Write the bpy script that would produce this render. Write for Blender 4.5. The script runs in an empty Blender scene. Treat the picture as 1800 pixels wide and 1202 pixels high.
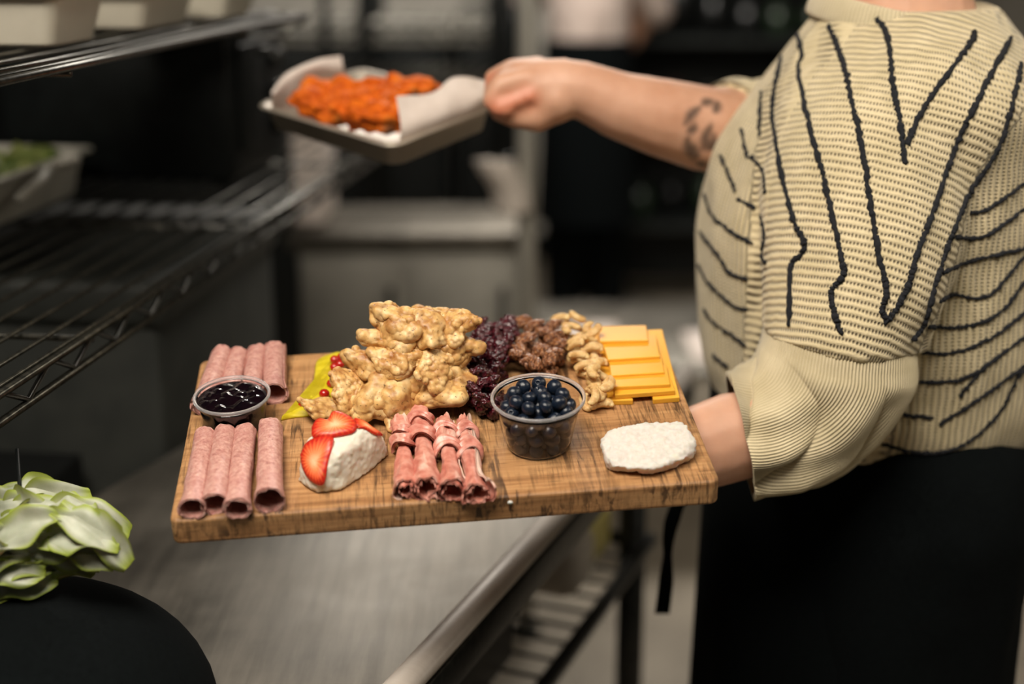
import bpy, bmesh, math, random
import numpy as np
from mathutils import Vector, Matrix, Euler
from mathutils.bvhtree import BVHTree

random.seed(7)
rng = np.random.default_rng(7)
SC = bpy.context.scene
COL = SC.collection

# ------------------------------------------------------------------ camera
FPX = 2500.0
PITCH = math.atan(726 / FPX)
CP, SP = math.cos(PITCH), math.sin(PITCH)
CAMZ = 1.5
cam_d = bpy.data.cameras.new('camera')
cam = bpy.data.objects.new('camera', cam_d); COL.objects.link(cam)
cam.location = (0, 0, CAMZ)
cam.rotation_euler = (math.pi / 2 - PITCH, 0, 0)
cam_d.sensor_width = 36; cam_d.lens = 50; cam_d.clip_start = 0.05; cam_d.clip_end = 60
cam_d.dof.use_dof = True
cam_d.dof.focus_distance = 1.16
cam_d.dof.aperture_fstop = 2.0
SC.camera = cam

# ------------------------------------------------------------------ world, lamps, exposure
def s2l(c):
    return tuple((x / 12.92 if x <= 0.04045 else ((x + 0.055) / 1.055) ** 2.4) for x in c)
def rgb(r, g, b):
    return s2l((r / 255, g / 255, b / 255)) + (1.0,)

W = bpy.data.worlds.new('world'); SC.world = W; W.use_nodes = True
bg = W.node_tree.nodes['Background']
bg.inputs[0].default_value = (0.75, 0.92, 1.0, 1); bg.inputs[1].default_value = 0.035

def area(name, loc, target, sx, sy, power, col):
    l = bpy.data.lights.new(name, 'AREA'); l.shape = 'RECTANGLE'; l.size = sx; l.size_y = sy
    l.energy = power; l.color = col
    o = bpy.data.objects.new(name, l); COL.objects.link(o); o.location = loc
    d = Vector(target) - Vector(loc); o.rotation_euler = d.to_track_quat('-Z', 'Y').to_euler()
    return o
# ceiling lamps of the kitchen (each hangs under its ceiling panel)
area('ceiling_lamp_light', (-0.35, 0.25, 2.66), (0.0, 0.7, 0.9), 1.2, 0.6, 43, (1.0, 0.90, 0.77))
area('ceiling_lamp_light', (1.9, 0.9, 2.66), (1.5, 1.0, 0.9), 1.2, 0.6, 10, (1.0, 0.88, 0.72))
area('ceiling_lamp_light', (0.1, 4.2, 2.66), (0.1, 4.2, 0), 1.2, 0.6, 46, (1.0, 0.93, 0.84))

SC.view_settings.view_transform = 'Standard'
SC.view_settings.look = 'None'
SC.view_settings.gamma = 1.0
SC.view_settings.use_curve_mapping = False
SC.view_settings.exposure = 0.42

# ------------------------------------------------------------------ pixel -> place
def ray(px, py):
    dx, dy = (px - 900) / FPX, (py - 601) / FPX
    return np.array([dx, CP - dy * SP, -SP - dy * CP])
CAM = np.array([0, 0, CAMZ])
def PY(px, py, y):
    d = ray(px, py); return CAM + d * (y / d[1])
def PZ(px, py, z):
    d = ray(px, py); return CAM + d * ((z - CAMZ) / d[2])
def unit(v):
    v = np.asarray(v, float); return v / np.linalg.norm(v)

# serving board frame (solved from its four corners)
BW, BD, BT = 0.42, 0.253, 0.0225
BO = np.array([-0.257, 0.986, 1.074])
BE1 = unit([0.418, 0.039, 0.017])
BN = unit(np.cross(BE1, [-0.02, 0.247, 0.051]))
BE2 = np.cross(BN, BE1)
BM = np.column_stack([BE1, BE2, BN])
def B2W(p):
    return BO + np.asarray(p, float) @ BM.T
def PB(px, py, h=0.0):
    """pixel -> board coordinates (u, v, h) at height h above the board"""
    d = ray(px, py); n = BN
    t = (h - n @ (CAM - BO)) / (n @ d)
    return (CAM + t * d - BO) @ BM
def PBW(px, py, h=0.0):
    return B2W(PB(px, py, h))

# ------------------------------------------------------------------ noise (vectorised)
def _hash(i, j, k, s):
    n = (i * 374761393 + j * 668265263 + k * 2147483647 + s * 1274126177) & 0xffffffff
    n = ((n ^ (n >> 13)) * 1274126177) & 0xffffffff
    n = ((n ^ (n >> 16)) * 2246822519) & 0xffffffff
    return ((n ^ (n >> 15)) & 0xffffff) / float(0xffffff)
def vnoise(P, scale, seed=0):
    Q = np.asarray(P, float) * scale + 100.5 + seed * 7.3
    I = np.floor(Q).astype(np.int64); F = Q - I; F = F * F * (3 - 2 * F)
    r = 0
    for a in (0, 1):
        for b in (0, 1):
            for c in (0, 1):
                w = (F[:, 0] if a else 1 - F[:, 0]) * (F[:, 1] if b else 1 - F[:, 1]) * (F[:, 2] if c else 1 - F[:, 2])
                r = r + w * _hash(I[:, 0] + a, I[:, 1] + b, I[:, 2] + c, seed)
    return r * 2 - 1
def fbm(P, scale, seed=0, octv=3):
    r = 0; a = 1
    for o in range(octv):
        r = r + a * vnoise(P, scale * 2 ** o, seed + o * 13); a *= 0.5
    return r
def worley(P, scale, seed=0):
    Q = np.asarray(P, float) * scale + 50
    I = np.floor(Q).astype(np.int64); best = np.full(len(Q), 9.0)
    for a in (-1, 0, 1):
        for b in (-1, 0, 1):
            for c in (-1, 0, 1):
                J = I + (a, b, c)
                C = J + np.stack([_hash(J[:, 0], J[:, 1], J[:, 2], seed + q) for q in (1, 2, 3)], 1)
                best = np.minimum(best, ((Q - C) ** 2).sum(1))
    return np.sqrt(best)

# ------------------------------------------------------------------ mesh helpers
def mesh_of(name, V, F, mat=None, smooth=True):
    m = bpy.data.meshes.new(name)
    m.from_pydata([tuple(map(float, v)) for v in V], [], [tuple(map(int, f)) for f in F])
    if smooth: m.polygons.foreach_set('use_smooth', [True] * len(m.polygons))
    if mat is not None: m.materials.append(mat)
    m.update(); return m
def org(o):
    """world origin of an unrotated thing built here"""
    p = np.array(o.location)
    while o.parent is not None:
        o = o.parent; p = p + np.array(o.location)
    return p
def obj(name, V, F, mat, parent=None, smooth=True, label=None, cat=None, group=None, kind=None, attrs=None, recalc=False):
    """world-space vertices -> one mesh object whose origin is at its base centre"""
    V = np.asarray(V, float).reshape(-1, 3)
    o0 = np.array([(V[:, 0].min() + V[:, 0].max()) / 2, (V[:, 1].min() + V[:, 1].max()) / 2, V[:, 2].min()])
    m = mesh_of(name, V - o0, F, mat, smooth)
    if recalc:
        b_ = bmesh.new(); b_.from_mesh(m); bmesh.ops.recalc_face_normals(b_, faces=list(b_.faces)); b_.to_mesh(m); b_.free()
    if attrs:
        for k, a in attrs.items():
            a = np.asarray(a, float)
            if a.ndim == 1:
                at = m.attributes.new(k, 'FLOAT', 'POINT'); at.data.foreach_set('value', a)
            else:
                at = m.attributes.new(k, 'FLOAT_VECTOR', 'POINT'); at.data.foreach_set('vector', a.ravel())
    o = bpy.data.objects.new(name, m); COL.objects.link(o)
    if parent is not None:
        o.parent = parent; o.location = o0 - org(parent)
    else:
        o.location = o0
    tag(o, label, cat, group, kind); return o
def tag(o, label=None, cat=None, group=None, kind=None):
    if label: o['label'] = label
    if cat: o['category'] = cat
    if group: o['group'] = group
    if kind: o['kind'] = kind
    return o
def thing(name, loc, label, cat, group=None):
    o = bpy.data.objects.new(name, None); COL.objects.link(o); o.location = loc
    o.empty_display_size = 0.05
    return tag(o, label, cat, group)
def inst(name, mesh, M, label=None, cat=None, group=None, parent=None):
    o = bpy.data.objects.new(name, mesh); COL.objects.link(o)
    if parent is not None: o.parent = parent
    o.matrix_local = M
    return tag(o, label, cat, group)
def BMW(u, v, h, R=None, s=1.0):
    """matrix of a thing standing at board coordinates"""
    R = Matrix.Identity(3) if R is None else R
    B = Matrix([list(r) for r in BM])
    return Matrix.Translation(Vector(B2W((u, v, h)))) @ (B @ R).to_4x4() @ Matrix.Scale(s, 4)

def join(parts):
    V, F, n = [], [], 0
    for v, f in parts:
        V.append(np.asarray(v, float)); F += [tuple(i + n for i in q) for q in f]; n += len(v)
    return np.concatenate(V), F
def box(lo, hi, M=None):
    x0, y0, z0 = lo; x1, y1, z1 = hi
    V = np.array([[x0, y0, z0], [x1, y0, z0], [x1, y1, z0], [x0, y1, z0], [x0, y0, z1], [x1, y0, z1], [x1, y1, z1], [x0, y1, z1]], float)
    F = [(3, 2, 1, 0), (4, 5, 6, 7), (0, 1, 5, 4), (1, 2, 6, 5), (2, 3, 7, 6), (3, 0, 4, 7)]
    return V, F
def bevbox(lo, hi, r=0.003, seg=3):
    bm = bmesh.new()
    V, F = box(lo, hi); vs = [bm.verts.new(v) for v in V]
    for f in F: bm.faces.new([vs[i] for i in f])
    bmesh.ops.bevel(bm, geom=list(bm.edges), offset=r, segments=seg, profile=0.5, affect='EDGES', clamp_overlap=True)
    return bm_out(bm)
def bm_out(bm):
    bm.verts.ensure_lookup_table(); bm.verts.index_update()
    V = np.array([v.co[:] for v in bm.verts]); F = [tuple(v.index for v in f.verts) for f in bm.faces]
    bm.free(); return V, F
_ico = {}
def ico(sub):
    if sub not in _ico:
        bm = bmesh.new(); bmesh.ops.create_icosphere(bm, subdivisions=sub, radius=1.0); _ico[sub] = bm_out(bm)
    return _ico[sub][0].copy(), _ico[sub][1]
def frames(P):
    P = np.asarray(P, float); T = np.gradient(P, axis=0); T /= np.linalg.norm(T, axis=1)[:, None] + 1e-12
    n = np.array([0, 0, 1.0]) if abs(T[0][2]) < 0.9 else np.array([1.0, 0, 0])
    N = []
    for t in T:
        n = n - t * (n @ t); n /= np.linalg.norm(n); N.append(n.copy())
    N = np.array(N); return T, N, np.cross(T, N)
def tube(P, R, n=12, caps=True, round_caps=False):
    P = np.asarray(P, float); R = np.broadcast_to(np.asarray(R, float), (len(P),)).copy()
    if round_caps:
        T, _, _ = frames(P)
        a, b = P[0], P[-1]; pre, post, rp, rq = [], [], [], []
        for k in (0.98, 0.7, 0.35):
            pre.append(a - T[0] * R[0] * k); rp.append(R[0] * math.sqrt(1 - k * k))
            post.insert(0, b + T[-1] * R[-1] * k); rq.insert(0, R[-1] * math.sqrt(1 - k * k))
        P = np.concatenate([pre, P, post]); R = np.concatenate([rp, R, rq])
    T, N, Bn = frames(P)
    th = np.linspace(0, 2 * math.pi, n, endpoint=False)
    V = (P[:, None, :] + R[:, None, None] * (np.cos(th)[None, :, None] * N[:, None, :] + np.sin(th)[None, :, None] * Bn[:, None, :])).reshape(-1, 3)
    return V, grid_faces(len(P), n, True, caps)
def grid_faces(m, n, closed=True, caps=False):
    F = []
    for i in range(m - 1):
        for j in range(n if closed else n - 1):
            k = (j + 1) % n
            F.append((i * n + j, i * n + k, (i + 1) * n + k, (i + 1) * n + j))
    if caps:
        F.append(tuple(range(n - 1, -1, -1))); F.append(tuple((m - 1) * n + j for j in range(n)))
    return F
def lathe(prof, n=48, close=False):
    th = np.linspace(0, 2 * math.pi, n, endpoint=False)
    V = np.array([[r * math.cos(t), r * math.sin(t), z] for r, z in prof for t in th])
    F = grid_faces(len(prof), n, True, False)
    if close:
        m = len(prof)
        for j in range(n):
            k = (j + 1) % n; F.append(((m - 1) * n + j, (m - 1) * n + k, k, j))
    return V, F
def spline(P, n):
    """Catmull-Rom through the points"""
    P = np.asarray(P, float); Q = np.concatenate([[2 * P[0] - P[1]], P, [2 * P[-1] - P[-2]]])
    t = np.linspace(0, len(P) - 1 - 1e-9, n); i = t.astype(int); f = (t - i)[:, None]
    a, b, c, d = Q[i], Q[i + 1], Q[i + 2], Q[i + 3]
    return 0.5 * (2 * b + (c - a) * f + (2 * a - 5 * b + 4 * c - d) * f ** 2 + (3 * b - a - 3 * c + d) * f ** 3)
def remesh(V, F, voxel, smooth=4, fac=0.5):
    m = mesh_of('temp_mesh', V, F); o = bpy.data.objects.new('temp_mesh', m); COL.objects.link(o)
    r = o.modifiers.new('r', 'REMESH'); r.mode = 'VOXEL'; r.voxel_size = voxel
    if smooth:
        s = o.modifiers.new('s', 'SMOOTH'); s.iterations = smooth; s.factor = fac
    dg = bpy.context.evaluated_depsgraph_get(); e = o.evaluated_get(dg); me = e.to_mesh()
    n = len(me.vertices); A = np.empty(n * 3); me.vertices.foreach_get('co', A); A = A.reshape(-1, 3)
    N = np.empty(n * 3); me.vertices.foreach_get('normal', N); N = N.reshape(-1, 3)
    FF = [tuple(p.vertices) for p in me.polygons]
    e.to_mesh_clear(); bpy.data.objects.remove(o); bpy.data.meshes.remove(m)
    return A, FF, N
def vnormals(V, F):
    m = mesh_of('temp_mesh', V, F); N = np.empty(len(V) * 3); m.vertices.foreach_get('normal', N)
    bpy.data.meshes.remove(m); return N.reshape(-1, 3)
def hull(P):
    bm = bmesh.new()
    for p in P: bm.verts.new(tuple(map(float, p)))
    r = bmesh.ops.convex_hull(bm, input=list(bm.verts))
    bmesh.ops.delete(bm, geom=[v for v in bm.verts if not v.link_faces], context='VERTS')
    return bm_out(bm)
def chain(J):
    """closed capsules along joints [(point, radius), ...], to be fused by remesh"""
    parts = []
    S, SF = ico(2)
    for p, r in J: parts.append((S * r + np.asarray(p, float), SF))
    for (p, r), (q, s) in zip(J, J[1:]): parts.append(tube([p, q], [r, s], 14))
    return parts

# ------------------------------------------------------------------ materials
class NT:
    def __init__(s, name, **kw):
        s.m = bpy.data.materials.new(name); s.m.use_nodes = True; s.t = s.m.node_tree
        s.b = s.t.nodes['Principled BSDF']; s.set(**kw)
    def set(s, **kw):
        for k, v in kw.items():
            k = k.replace('_', ' ')
            s.b.inputs[{'Subsurface': 'Subsurface Weight', 'Transmission': 'Transmission Weight', 'Sheen': 'Sheen Weight', 'Specular': 'Specular IOR Level', 'Coat': 'Coat Weight'}.get(k, k)].default_value = v
    def n(s, typ, **kw):
        q = s.t.nodes.new(typ)
        for k, v in kw.items(): setattr(q, k, v)
        return q
    def l(s, a, b): s.t.links.new(a, b)
    def coord(s, kind='Object', scale=(1, 1, 1), rot=(0, 0, 0), attr=None):
        if attr:
            a = s.n('ShaderNodeAttribute'); a.attribute_name = attr; src = a.outputs['Vector']
        else:
            src = s.n('ShaderNodeTexCoord').outputs[kind]
        mp = s.n('ShaderNodeMapping'); mp.inputs['Scale'].default_value = scale; mp.inputs['Rotation'].default_value = rot
        s.l(src, mp.inputs['Vector']); return mp.outputs[0]
    def noise(s, vec, scale, detail=4, rough=0.55, dist=0.0):
        q = s.n('ShaderNodeTexNoise'); q.inputs['Scale'].default_value = scale; q.inputs['Detail'].default_value = detail
        q.inputs['Roughness'].default_value = rough; q.inputs['Distortion'].default_value = dist
        s.l(vec, q.inputs['Vector']); return q.outputs[0]
    def voro(s, vec, scale, feature='F1', out='Distance'):
        q = s.n('ShaderNodeTexVoronoi'); q.feature = feature; q.inputs['Scale'].default_value = scale
        s.l(vec, q.inputs['Vector']); return q.outputs[out]
    def ramp(s, fac, stops, interp='LINEAR'):
        q = s.n('ShaderNodeValToRGB'); q.color_ramp.interpolation = interp
        e = q.color_ramp.elements
        while len(e) < len(stops): e.new(0.5)
        for a, (p, c) in zip(e, stops): a.position = p; a.color = c if len(c) == 4 else tuple(c) + (1,)
        s.l(fac, q.inputs[0]); return q.outputs[0]
    def mix(s, fac, a, b, mode='MIX'):
        q = s.n('ShaderNodeMix', data_type='RGBA', blend_type=mode)
        for v, i in ((fac, 0), (a, 6), (b, 7)):
            if hasattr(v, 'is_linked') or hasattr(v, 'node'): s.l(v, q.inputs[i])
            else: q.inputs[i].default_value = v
        return q.outputs[2]
    def math(s, op, a, b=0.0, c=0.0):
        q = s.n('ShaderNodeMath', operation=op)
        for i, v in enumerate((a, b, c)):
            if hasattr(v, 'node'): s.l(v, q.inputs[i])
            else: q.inputs[i].default_value = v
        return q.outputs[0]
    def attr(s, name, out='Fac'):
        a = s.n('ShaderNodeAttribute'); a.attribute_name = name; return a.outputs[out]
    def sep(s, vec):
        q = s.n('ShaderNodeSeparateXYZ'); s.l(vec, q.inputs[0]); return q.outputs
    def col(s, c): s.l(c, s.b.inputs['Base Color'])
    def rough(s, c): s.l(c, s.b.inputs['Roughness'])
    def bump(s, h, strength=0.3, dist=0.001):
        q = s.n('ShaderNodeBump'); q.inputs['Strength'].default_value = strength; q.inputs['Distance'].default_value = dist
        s.l(h, q.inputs['Height']); s.l(q.outputs[0], s.b.inputs['Normal'])
def speck(name, c1, c2, scale=60, rough=0.5, bump=0.2, bd=0.001, lo=0.35, hi=0.65, **kw):
    m = NT(name, Roughness=rough, **kw); v = m.coord(); n = m.noise(v, scale, 5)
    m.col(m.ramp(n, [(lo, c1), (hi, c2)])); m.bump(n, bump, bd); return m.m
M = {}
M['black_plastic'] = speck('black_plastic', rgb(9, 12, 12), rgb(15, 19, 19), 40, 0.5, 0.05, Specular=0.25)
M['black_cloth'] = speck('black_cloth', rgb(6, 9, 10), rgb(11, 15, 16), 300, 0.95, 0.3, 0.0006, Specular=0.08)
M['dark_metal'] = speck('dark_metal', rgb(34, 35, 34), rgb(60, 60, 57), 90, 0.38, 0.1, 0.0005, Metallic=0.7)
M['clear_plastic'] = NT('clear_plastic', Base_Color=(0.97, 0.97, 0.98, 1), Roughness=0.06, Transmission=1.0, IOR=1.25).m
M['white_paper'] = speck('white_paper', rgb(214, 200, 190), rgb(228, 216, 208), 30, 0.75, 0.2, 0.001)
M['white_plastic'] = speck('white_plastic', rgb(150, 148, 138), rgb(175, 172, 162), 12, 0.5, 0.05)

def steel(name, c1, c2, rough, scale=(3, 120, 3), metallic=1.0, rot=(0, 0, 0)):
    m = NT(name, Metallic=metallic); v = m.coord(scale=scale, rot=rot); n = m.noise(v, 1.0, 6, 0.65)
    w = m.noise(m.coord(), 7, 5, 0.6)
    m.col(m.ramp(m.mix(0.6, n, w), [(0.3, c1), (0.7, c2)]))
    m.rough(m.ramp(w, [(0.3, (rough * 0.85,) * 3), (0.7, (rough * 1.2,) * 3)])); m.bump(n, 0.15, 0.0006)
    return m.m

# ================================================================== the room
def wallmat(name, c1, c2):
    return speck(name, c1, c2, 3.0, 0.75, 0.1, 0.002)
M['wall'] = wallmat('wall_paint', rgb(200, 195, 184), rgb(212, 206, 196))
M['wall_dark'] = wallmat('wall_paint_grey', rgb(66, 68, 68), rgb(78, 79, 78))
mm = NT('speckled_floor', Roughness=0.55)
v = mm.coord(); n1 = mm.noise(v, 110, 4, 0.7); n2 = mm.noise(v, 5, 4)
mm.col(mm.mix(0.75, mm.ramp(n1, [(0.34, rgb(84, 77, 66)), (0.5, rgb(138, 128, 112)), (0.68, rgb(176, 166, 148))]),
              mm.ramp(n2, [(0.3, rgb(110, 102, 90)), (0.7, rgb(156, 146, 130))]))); mm.bump(n1, 0.2, 0.001)
M['floor'] = mm.m
RX0, RX1, RY0, RY1, RZ = -2.3, 2.7, -1.6, 6.6, 2.75
def slab(name, lo, hi, mat):
    V, F = box(lo, hi); return obj(name, V, F, mat, smooth=False, kind='structure')
slab('floor', (RX0, RY0, -0.05), (RX1, RY1, 0), M['floor'])
slab('ceiling', (RX0, RY0, RZ), (RX1, RY1, RZ + 0.05), M['wall_dark'])
slab('wall_back', (RX0, RY1, 0), (RX1, RY1 + 0.05, RZ), M['wall'])
slab('wall_left', (RX0 - 0.05, RY0, 0), (RX0, RY1, RZ), M['wall_dark'])
slab('wall_right', (RX1, RY0, 0), (RX1 + 0.05, RY1, RZ), M['wall_dark'])
slab('wall_front', (RX0, RY0 - 0.05, 0), (RX1, RY0, RZ), M['wall_dark'])
slab('baseboard_back', (RX0, RY1 - 0.015, 0), (RX1, RY1, 0.12), M['black_plastic'])
slab('baseboard_right', (RX1 - 0.015, RY0, 0), (RX1, RY1 - 0.015, 0.12), M['black_plastic'])

M['lamp_diffuser'] = NT('lamp_diffuser', Base_Color=(0.9, 0.9, 0.88, 1), Emission_Color=(1, 0.93, 0.82, 1), Emission_Strength=3.0).m
for (x, y), lab in zip(((-0.35, 0.25), (1.9, 0.9), (0.1, 4.2)), ('rectangular ceiling lamp over the prep table', 'rectangular ceiling lamp behind the person in the striped sweater', 'rectangular ceiling lamp at the far end of the kitchen')):
    t = thing('ceiling_lamp', (x, y, 2.67), lab, 'lamp')
    V, F = join([box((x - .64, y - .34, 2.68), (x + .64, y - .30, 2.748)), box((x - .64, y + .30, 2.68), (x + .64, y + .34, 2.748)),
                 box((x - .64, y - .30, 2.68), (x - .60, y + .30, 2.748)), box((x + .60, y - .30, 2.68), (x + .64, y + .30, 2.748))])
    obj('frame', V, F, M['white_plastic'], t, smooth=False)
    V, F = box((x - .60, y - .30, 2.70), (x + .60, y + .30, 2.74)); obj('diffuser', V, F, M['lamp_diffuser'], t, smooth=False)

# ================================================================== steel prep table
TZ = 0.90
e_in = PZ(720, 1202, TZ); e_out = PZ(975, 920, TZ)
td = unit(e_out - e_in); tn = np.array([-td[1], td[0], 0])          # along the right edge, and to the left
M['steel_top'] = steel('brushed_steel_top', rgb(70, 67, 61), rgb(134, 128, 118), 0.42, (60, 5, 1), 0.7, (0, 0, 0.5))
M['steel'] = steel('steel', rgb(150, 147, 138), rgb(182, 178, 168), 0.45, metallic=.2)
M['steel_edge'] = steel('steel_rolled_edge', rgb(190, 180, 170), rgb(214, 205, 196), 0.45, metallic=0.1)
def TP(a, b, z):                                                     # a along the edge, b to the left
    return e_in + td * a + tn * b + np.array([0, 0, z - TZ])
def tbox(a0, a1, b0, b1, z0, z1, r=0.004):
    V, F = bevbox((a0, b0, z0), (a1, b1, z1), r, 2)
    return np.array([TP(a, b, z) for a, b, z in V]), F
A0, A1, B1 = -0.55, 0.95, 0.50
tb = thing('prep_table', TP(0.1, 0.5, 0), 'brushed stainless steel prep table under the wooden serving board', 'table')
V, F = tbox(A0, A1, 0.016, B1, TZ - 0.03, TZ); obj('table_top', V, F, M['steel_top'], tb)
V, F = tube([TP(A0, 0.012, TZ - 0.010), TP(A1, 0.012, TZ - 0.010)], 0.0135, 16); obj('rolled_edge', V, F, M['steel_edge'], tb)
V, F = tbox(A0, A1, 0.0, 0.02, TZ - 0.055, TZ - 0.022, 0.002); obj('apron_rail', V, F, M['dark_metal'], tb)
for a in (A0 + 0.06, A1 - 0.06):
    for b in (0.07, B1 - 0.07):
        V, F = tube([TP(a, b, 0.02), TP(a, b, TZ - 0.03)], 0.02, 16); leg = obj('leg', V, F, M['dark_metal'], tb)
        V, F = tube([TP(a, b, 0.0), TP(a, b, 0.05)], 0.026, 16); obj('foot', V, F, M['black_plastic'], leg)
# lower wire shelf of the table
LZ = 0.64
for b in (0.05, B1 - 0.05):
    V, F = tube([TP(A0 + .03, b, LZ), TP(A1 - .03, b, LZ)], 0.011, 10); obj('shelf_rail', V, F, M['dark_metal'], tb)
for a in (A0 + 0.04, A1 - 0.04):
    V, F = tube([TP(a, .05, LZ), TP(a, B1 - .05, LZ)], 0.009, 10); obj('shelf_rail', V, F, M['dark_metal'], tb)
k = 0
for a in np.arange(A0 + 0.08, A1 - 0.06, 0.045):
    V, F = tube([TP(a, .05, LZ + .004), TP(a, B1 - .05, LZ + .004)], 0.003, 6); obj('shelf_wire', V, F, M['dark_metal'], tb)

# things on the lower shelf
M['yellow_pack'] = speck('yellow_pack', rgb(150, 135, 60), rgb(190, 176, 110), 14, 0.5, 0.1)
M['pack_white'] = speck('pack_white', rgb(178, 166, 150), rgb(205, 196, 182), 18, 0.5, 0.1)
V, F = tbox(0.10, 0.50, 0.10, 0.41, LZ + .008, LZ + .19, 0.012)
bin_ = thing('black_crate', TP(.3, .3, LZ), 'black plastic crate on the lower shelf of the prep table', 'crate')
obj('body', V, F, M['black_plastic'], bin_)
V, F = tbox(0.09, 0.51, 0.09, 0.42, LZ + .18, LZ + .205, 0.008); obj('lid', V, F, M['black_plastic'], bin_)
c = TP(.40, .099, LZ + .12)
th = np.linspace(0, 2 * math.pi, 25)
V, F = tube([c + td * .022 * math.cos(t) + np.array([0, 0, .022 * math.sin(t)]) for t in th], .0016, 6); obj('round_emblem', V, F, M['dark_metal'], bin_)
V, F = tbox(0.66, 0.76, 0.08, 0.26, LZ + .008, LZ + .085, 0.02)
t = thing('food_package', TP(.76, .17, LZ), 'white and yellow food package on the lower wire shelf', 'package')
obj('wrapper', V, F, M['pack_white'], t)
V, F = tbox(0.76, 0.86, 0.09, 0.25, LZ + .008, LZ + .08, 0.015); obj('yellow_end', V, F, M['yellow_pack'], t)

# ================================================================== wire shelf rack on the left
SZ = 1.145
s_a, s_b = PZ(0, 693, SZ), PZ(476, 380, SZ)
sd = unit(s_b - s_a); sn = np.array([-sd[1], sd[0], 0])
def SPt(a, b, z): return s_a + sd * a + sn * b + np.array([0, 0, z - SZ])
def s_along(px, py, z=SZ): return float((PZ(px, py, z) - s_a) @ sd)
M['rack_wire'] = speck('rack_wire', rgb(52, 52, 48), rgb(86, 84, 76), 120, 0.3, 0.1, 0.0004, Metallic=0.85)
SLEN = 3.35; S0 = -0.60; SDP = 0.46
S1 = S0 + SLEN
rack = thing('wire_shelf_rack', SPt(S0 + SLEN / 2, SDP / 2, 0), 'long black wire shelf rack along the left side of the kitchen', 'shelf')
def shelf(z, zig=True, step=0.034, S1=S1):
    h = 0.0225; per = 0.0905
    for b in (0.0, SDP):
        for dz, r in (((0, .0038), (-h, .0038)) if zig else ((0, .0038),)):
            V, F = tube([SPt(S0, b, z + dz), SPt(S1, b, z + dz)], r, 8); obj('rail', V, F, M['rack_wire'], rack)
        V, F = tube([SPt(S0, b + .006, z + .003), SPt(S1, b + .006, z + .003)], .0022, 6); obj('rail', V, F, M['rack_wire'], rack)
        if not zig: continue
        pts = []
        a = S0 + 0.012
        while a < S1 - per:
            pts += [SPt(a, b, z - h + .003), SPt(a + per * .42, b, z - .002), SPt(a + per * .58, b, z - .002)]; a += per
        pts.append(SPt(a, b, z - h + .003))
        V, F = tube(pts, .0025, 6); obj('zigzag_wire', V, F, M['rack_wire'], rack)
    for a in (S0, S1):
        V, F = join([tube([SPt(a, 0, z), SPt(a, SDP, z)], .0034, 8), tube([SPt(a, 0, z - .03), SPt(a, SDP, z - .03)], .0034, 8)]); obj('end_rail', V, F, M['rack_wire'], rack)
        q = [SPt(a, x, z - (.03 if i % 2 else .002)) for i, x in enumerate(np.linspace(0, SDP, 13))]
        V, F = tube(q, .0024, 6); obj('zigzag_wire', V, F, M['rack_wire'], rack)
    for b in np.arange(step, SDP - 0.005, step):
        V, F = tube([SPt(S0, b, z + .002), SPt(S1, b, z + .002)], .0024, 6); obj('shelf_wire', V, F, M['rack_wire'], rack)
    for a in np.arange(S0 + 0.78, S1, 0.5):
        V, F = tube([SPt(a, 0, z - .006), SPt(a, SDP, z - .006)], .0032, 6); obj('cross_wire', V, F, M['rack_wire'], rack)
UZ = 1.385
shelf(SZ); shelf(UZ, False, S1=0.95)
am = s_along(448, 399)
for a, b in ((S0, .006), (S0, SDP - .006), (am, SDP - .006), (S1, .006), (S1, SDP - .006)):
    if True:
        V, F = tube([SPt(a, b, 0.0), SPt(a, b, 2.0)], .0127, 12); obj('post', V, F, M['black_plastic'], rack)

# black appliance on the shelf
def sbox(a0, a1, b0, b1, z0, z1, r=0.006):
    V, F = bevbox((a0, b0, z0), (a1, b1, z1), r, 2); return np.array([SPt(*p) for p in V]), F
t = thing('black_oven', SPt(1.03, .28, SZ), 'black countertop oven standing on the wire shelf', 'appliance')
a0 = 0.90; a1 = 1.16
V, F = sbox(a0, a1, .10, .44, SZ + .012, SZ + .235, .012); obj('body', V, F, M['black_plastic'], t)
V, F = sbox(a0 + .03, a1 - .12, .094, .101, SZ + .05, SZ + .20, .003); dr = obj('door', V, F, M['black_plastic'], t)
V, F = tube([SPt(a0 + .06, .075, SZ + .19), SPt(a1 - .16, .075, SZ + .19)], .006, 10); obj('handle', V, F, M['dark_metal'], dr)
for z in (.07, .12, .17):
    V, F = tube([SPt(a1 - .06, .085, SZ + z), SPt(a1 - .06, .101, SZ + z)], .014, 16); obj('knob', V, F, M['dark_metal'], t)
for a in (a0 + .04, a1 - .04):
    for b in (.13, .41):
        V, F = tube([SPt(a, b, SZ + .003), SPt(a, b, SZ + .014)], .012, 10); obj('foot', V, F, M['black_plastic'], t)
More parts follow.
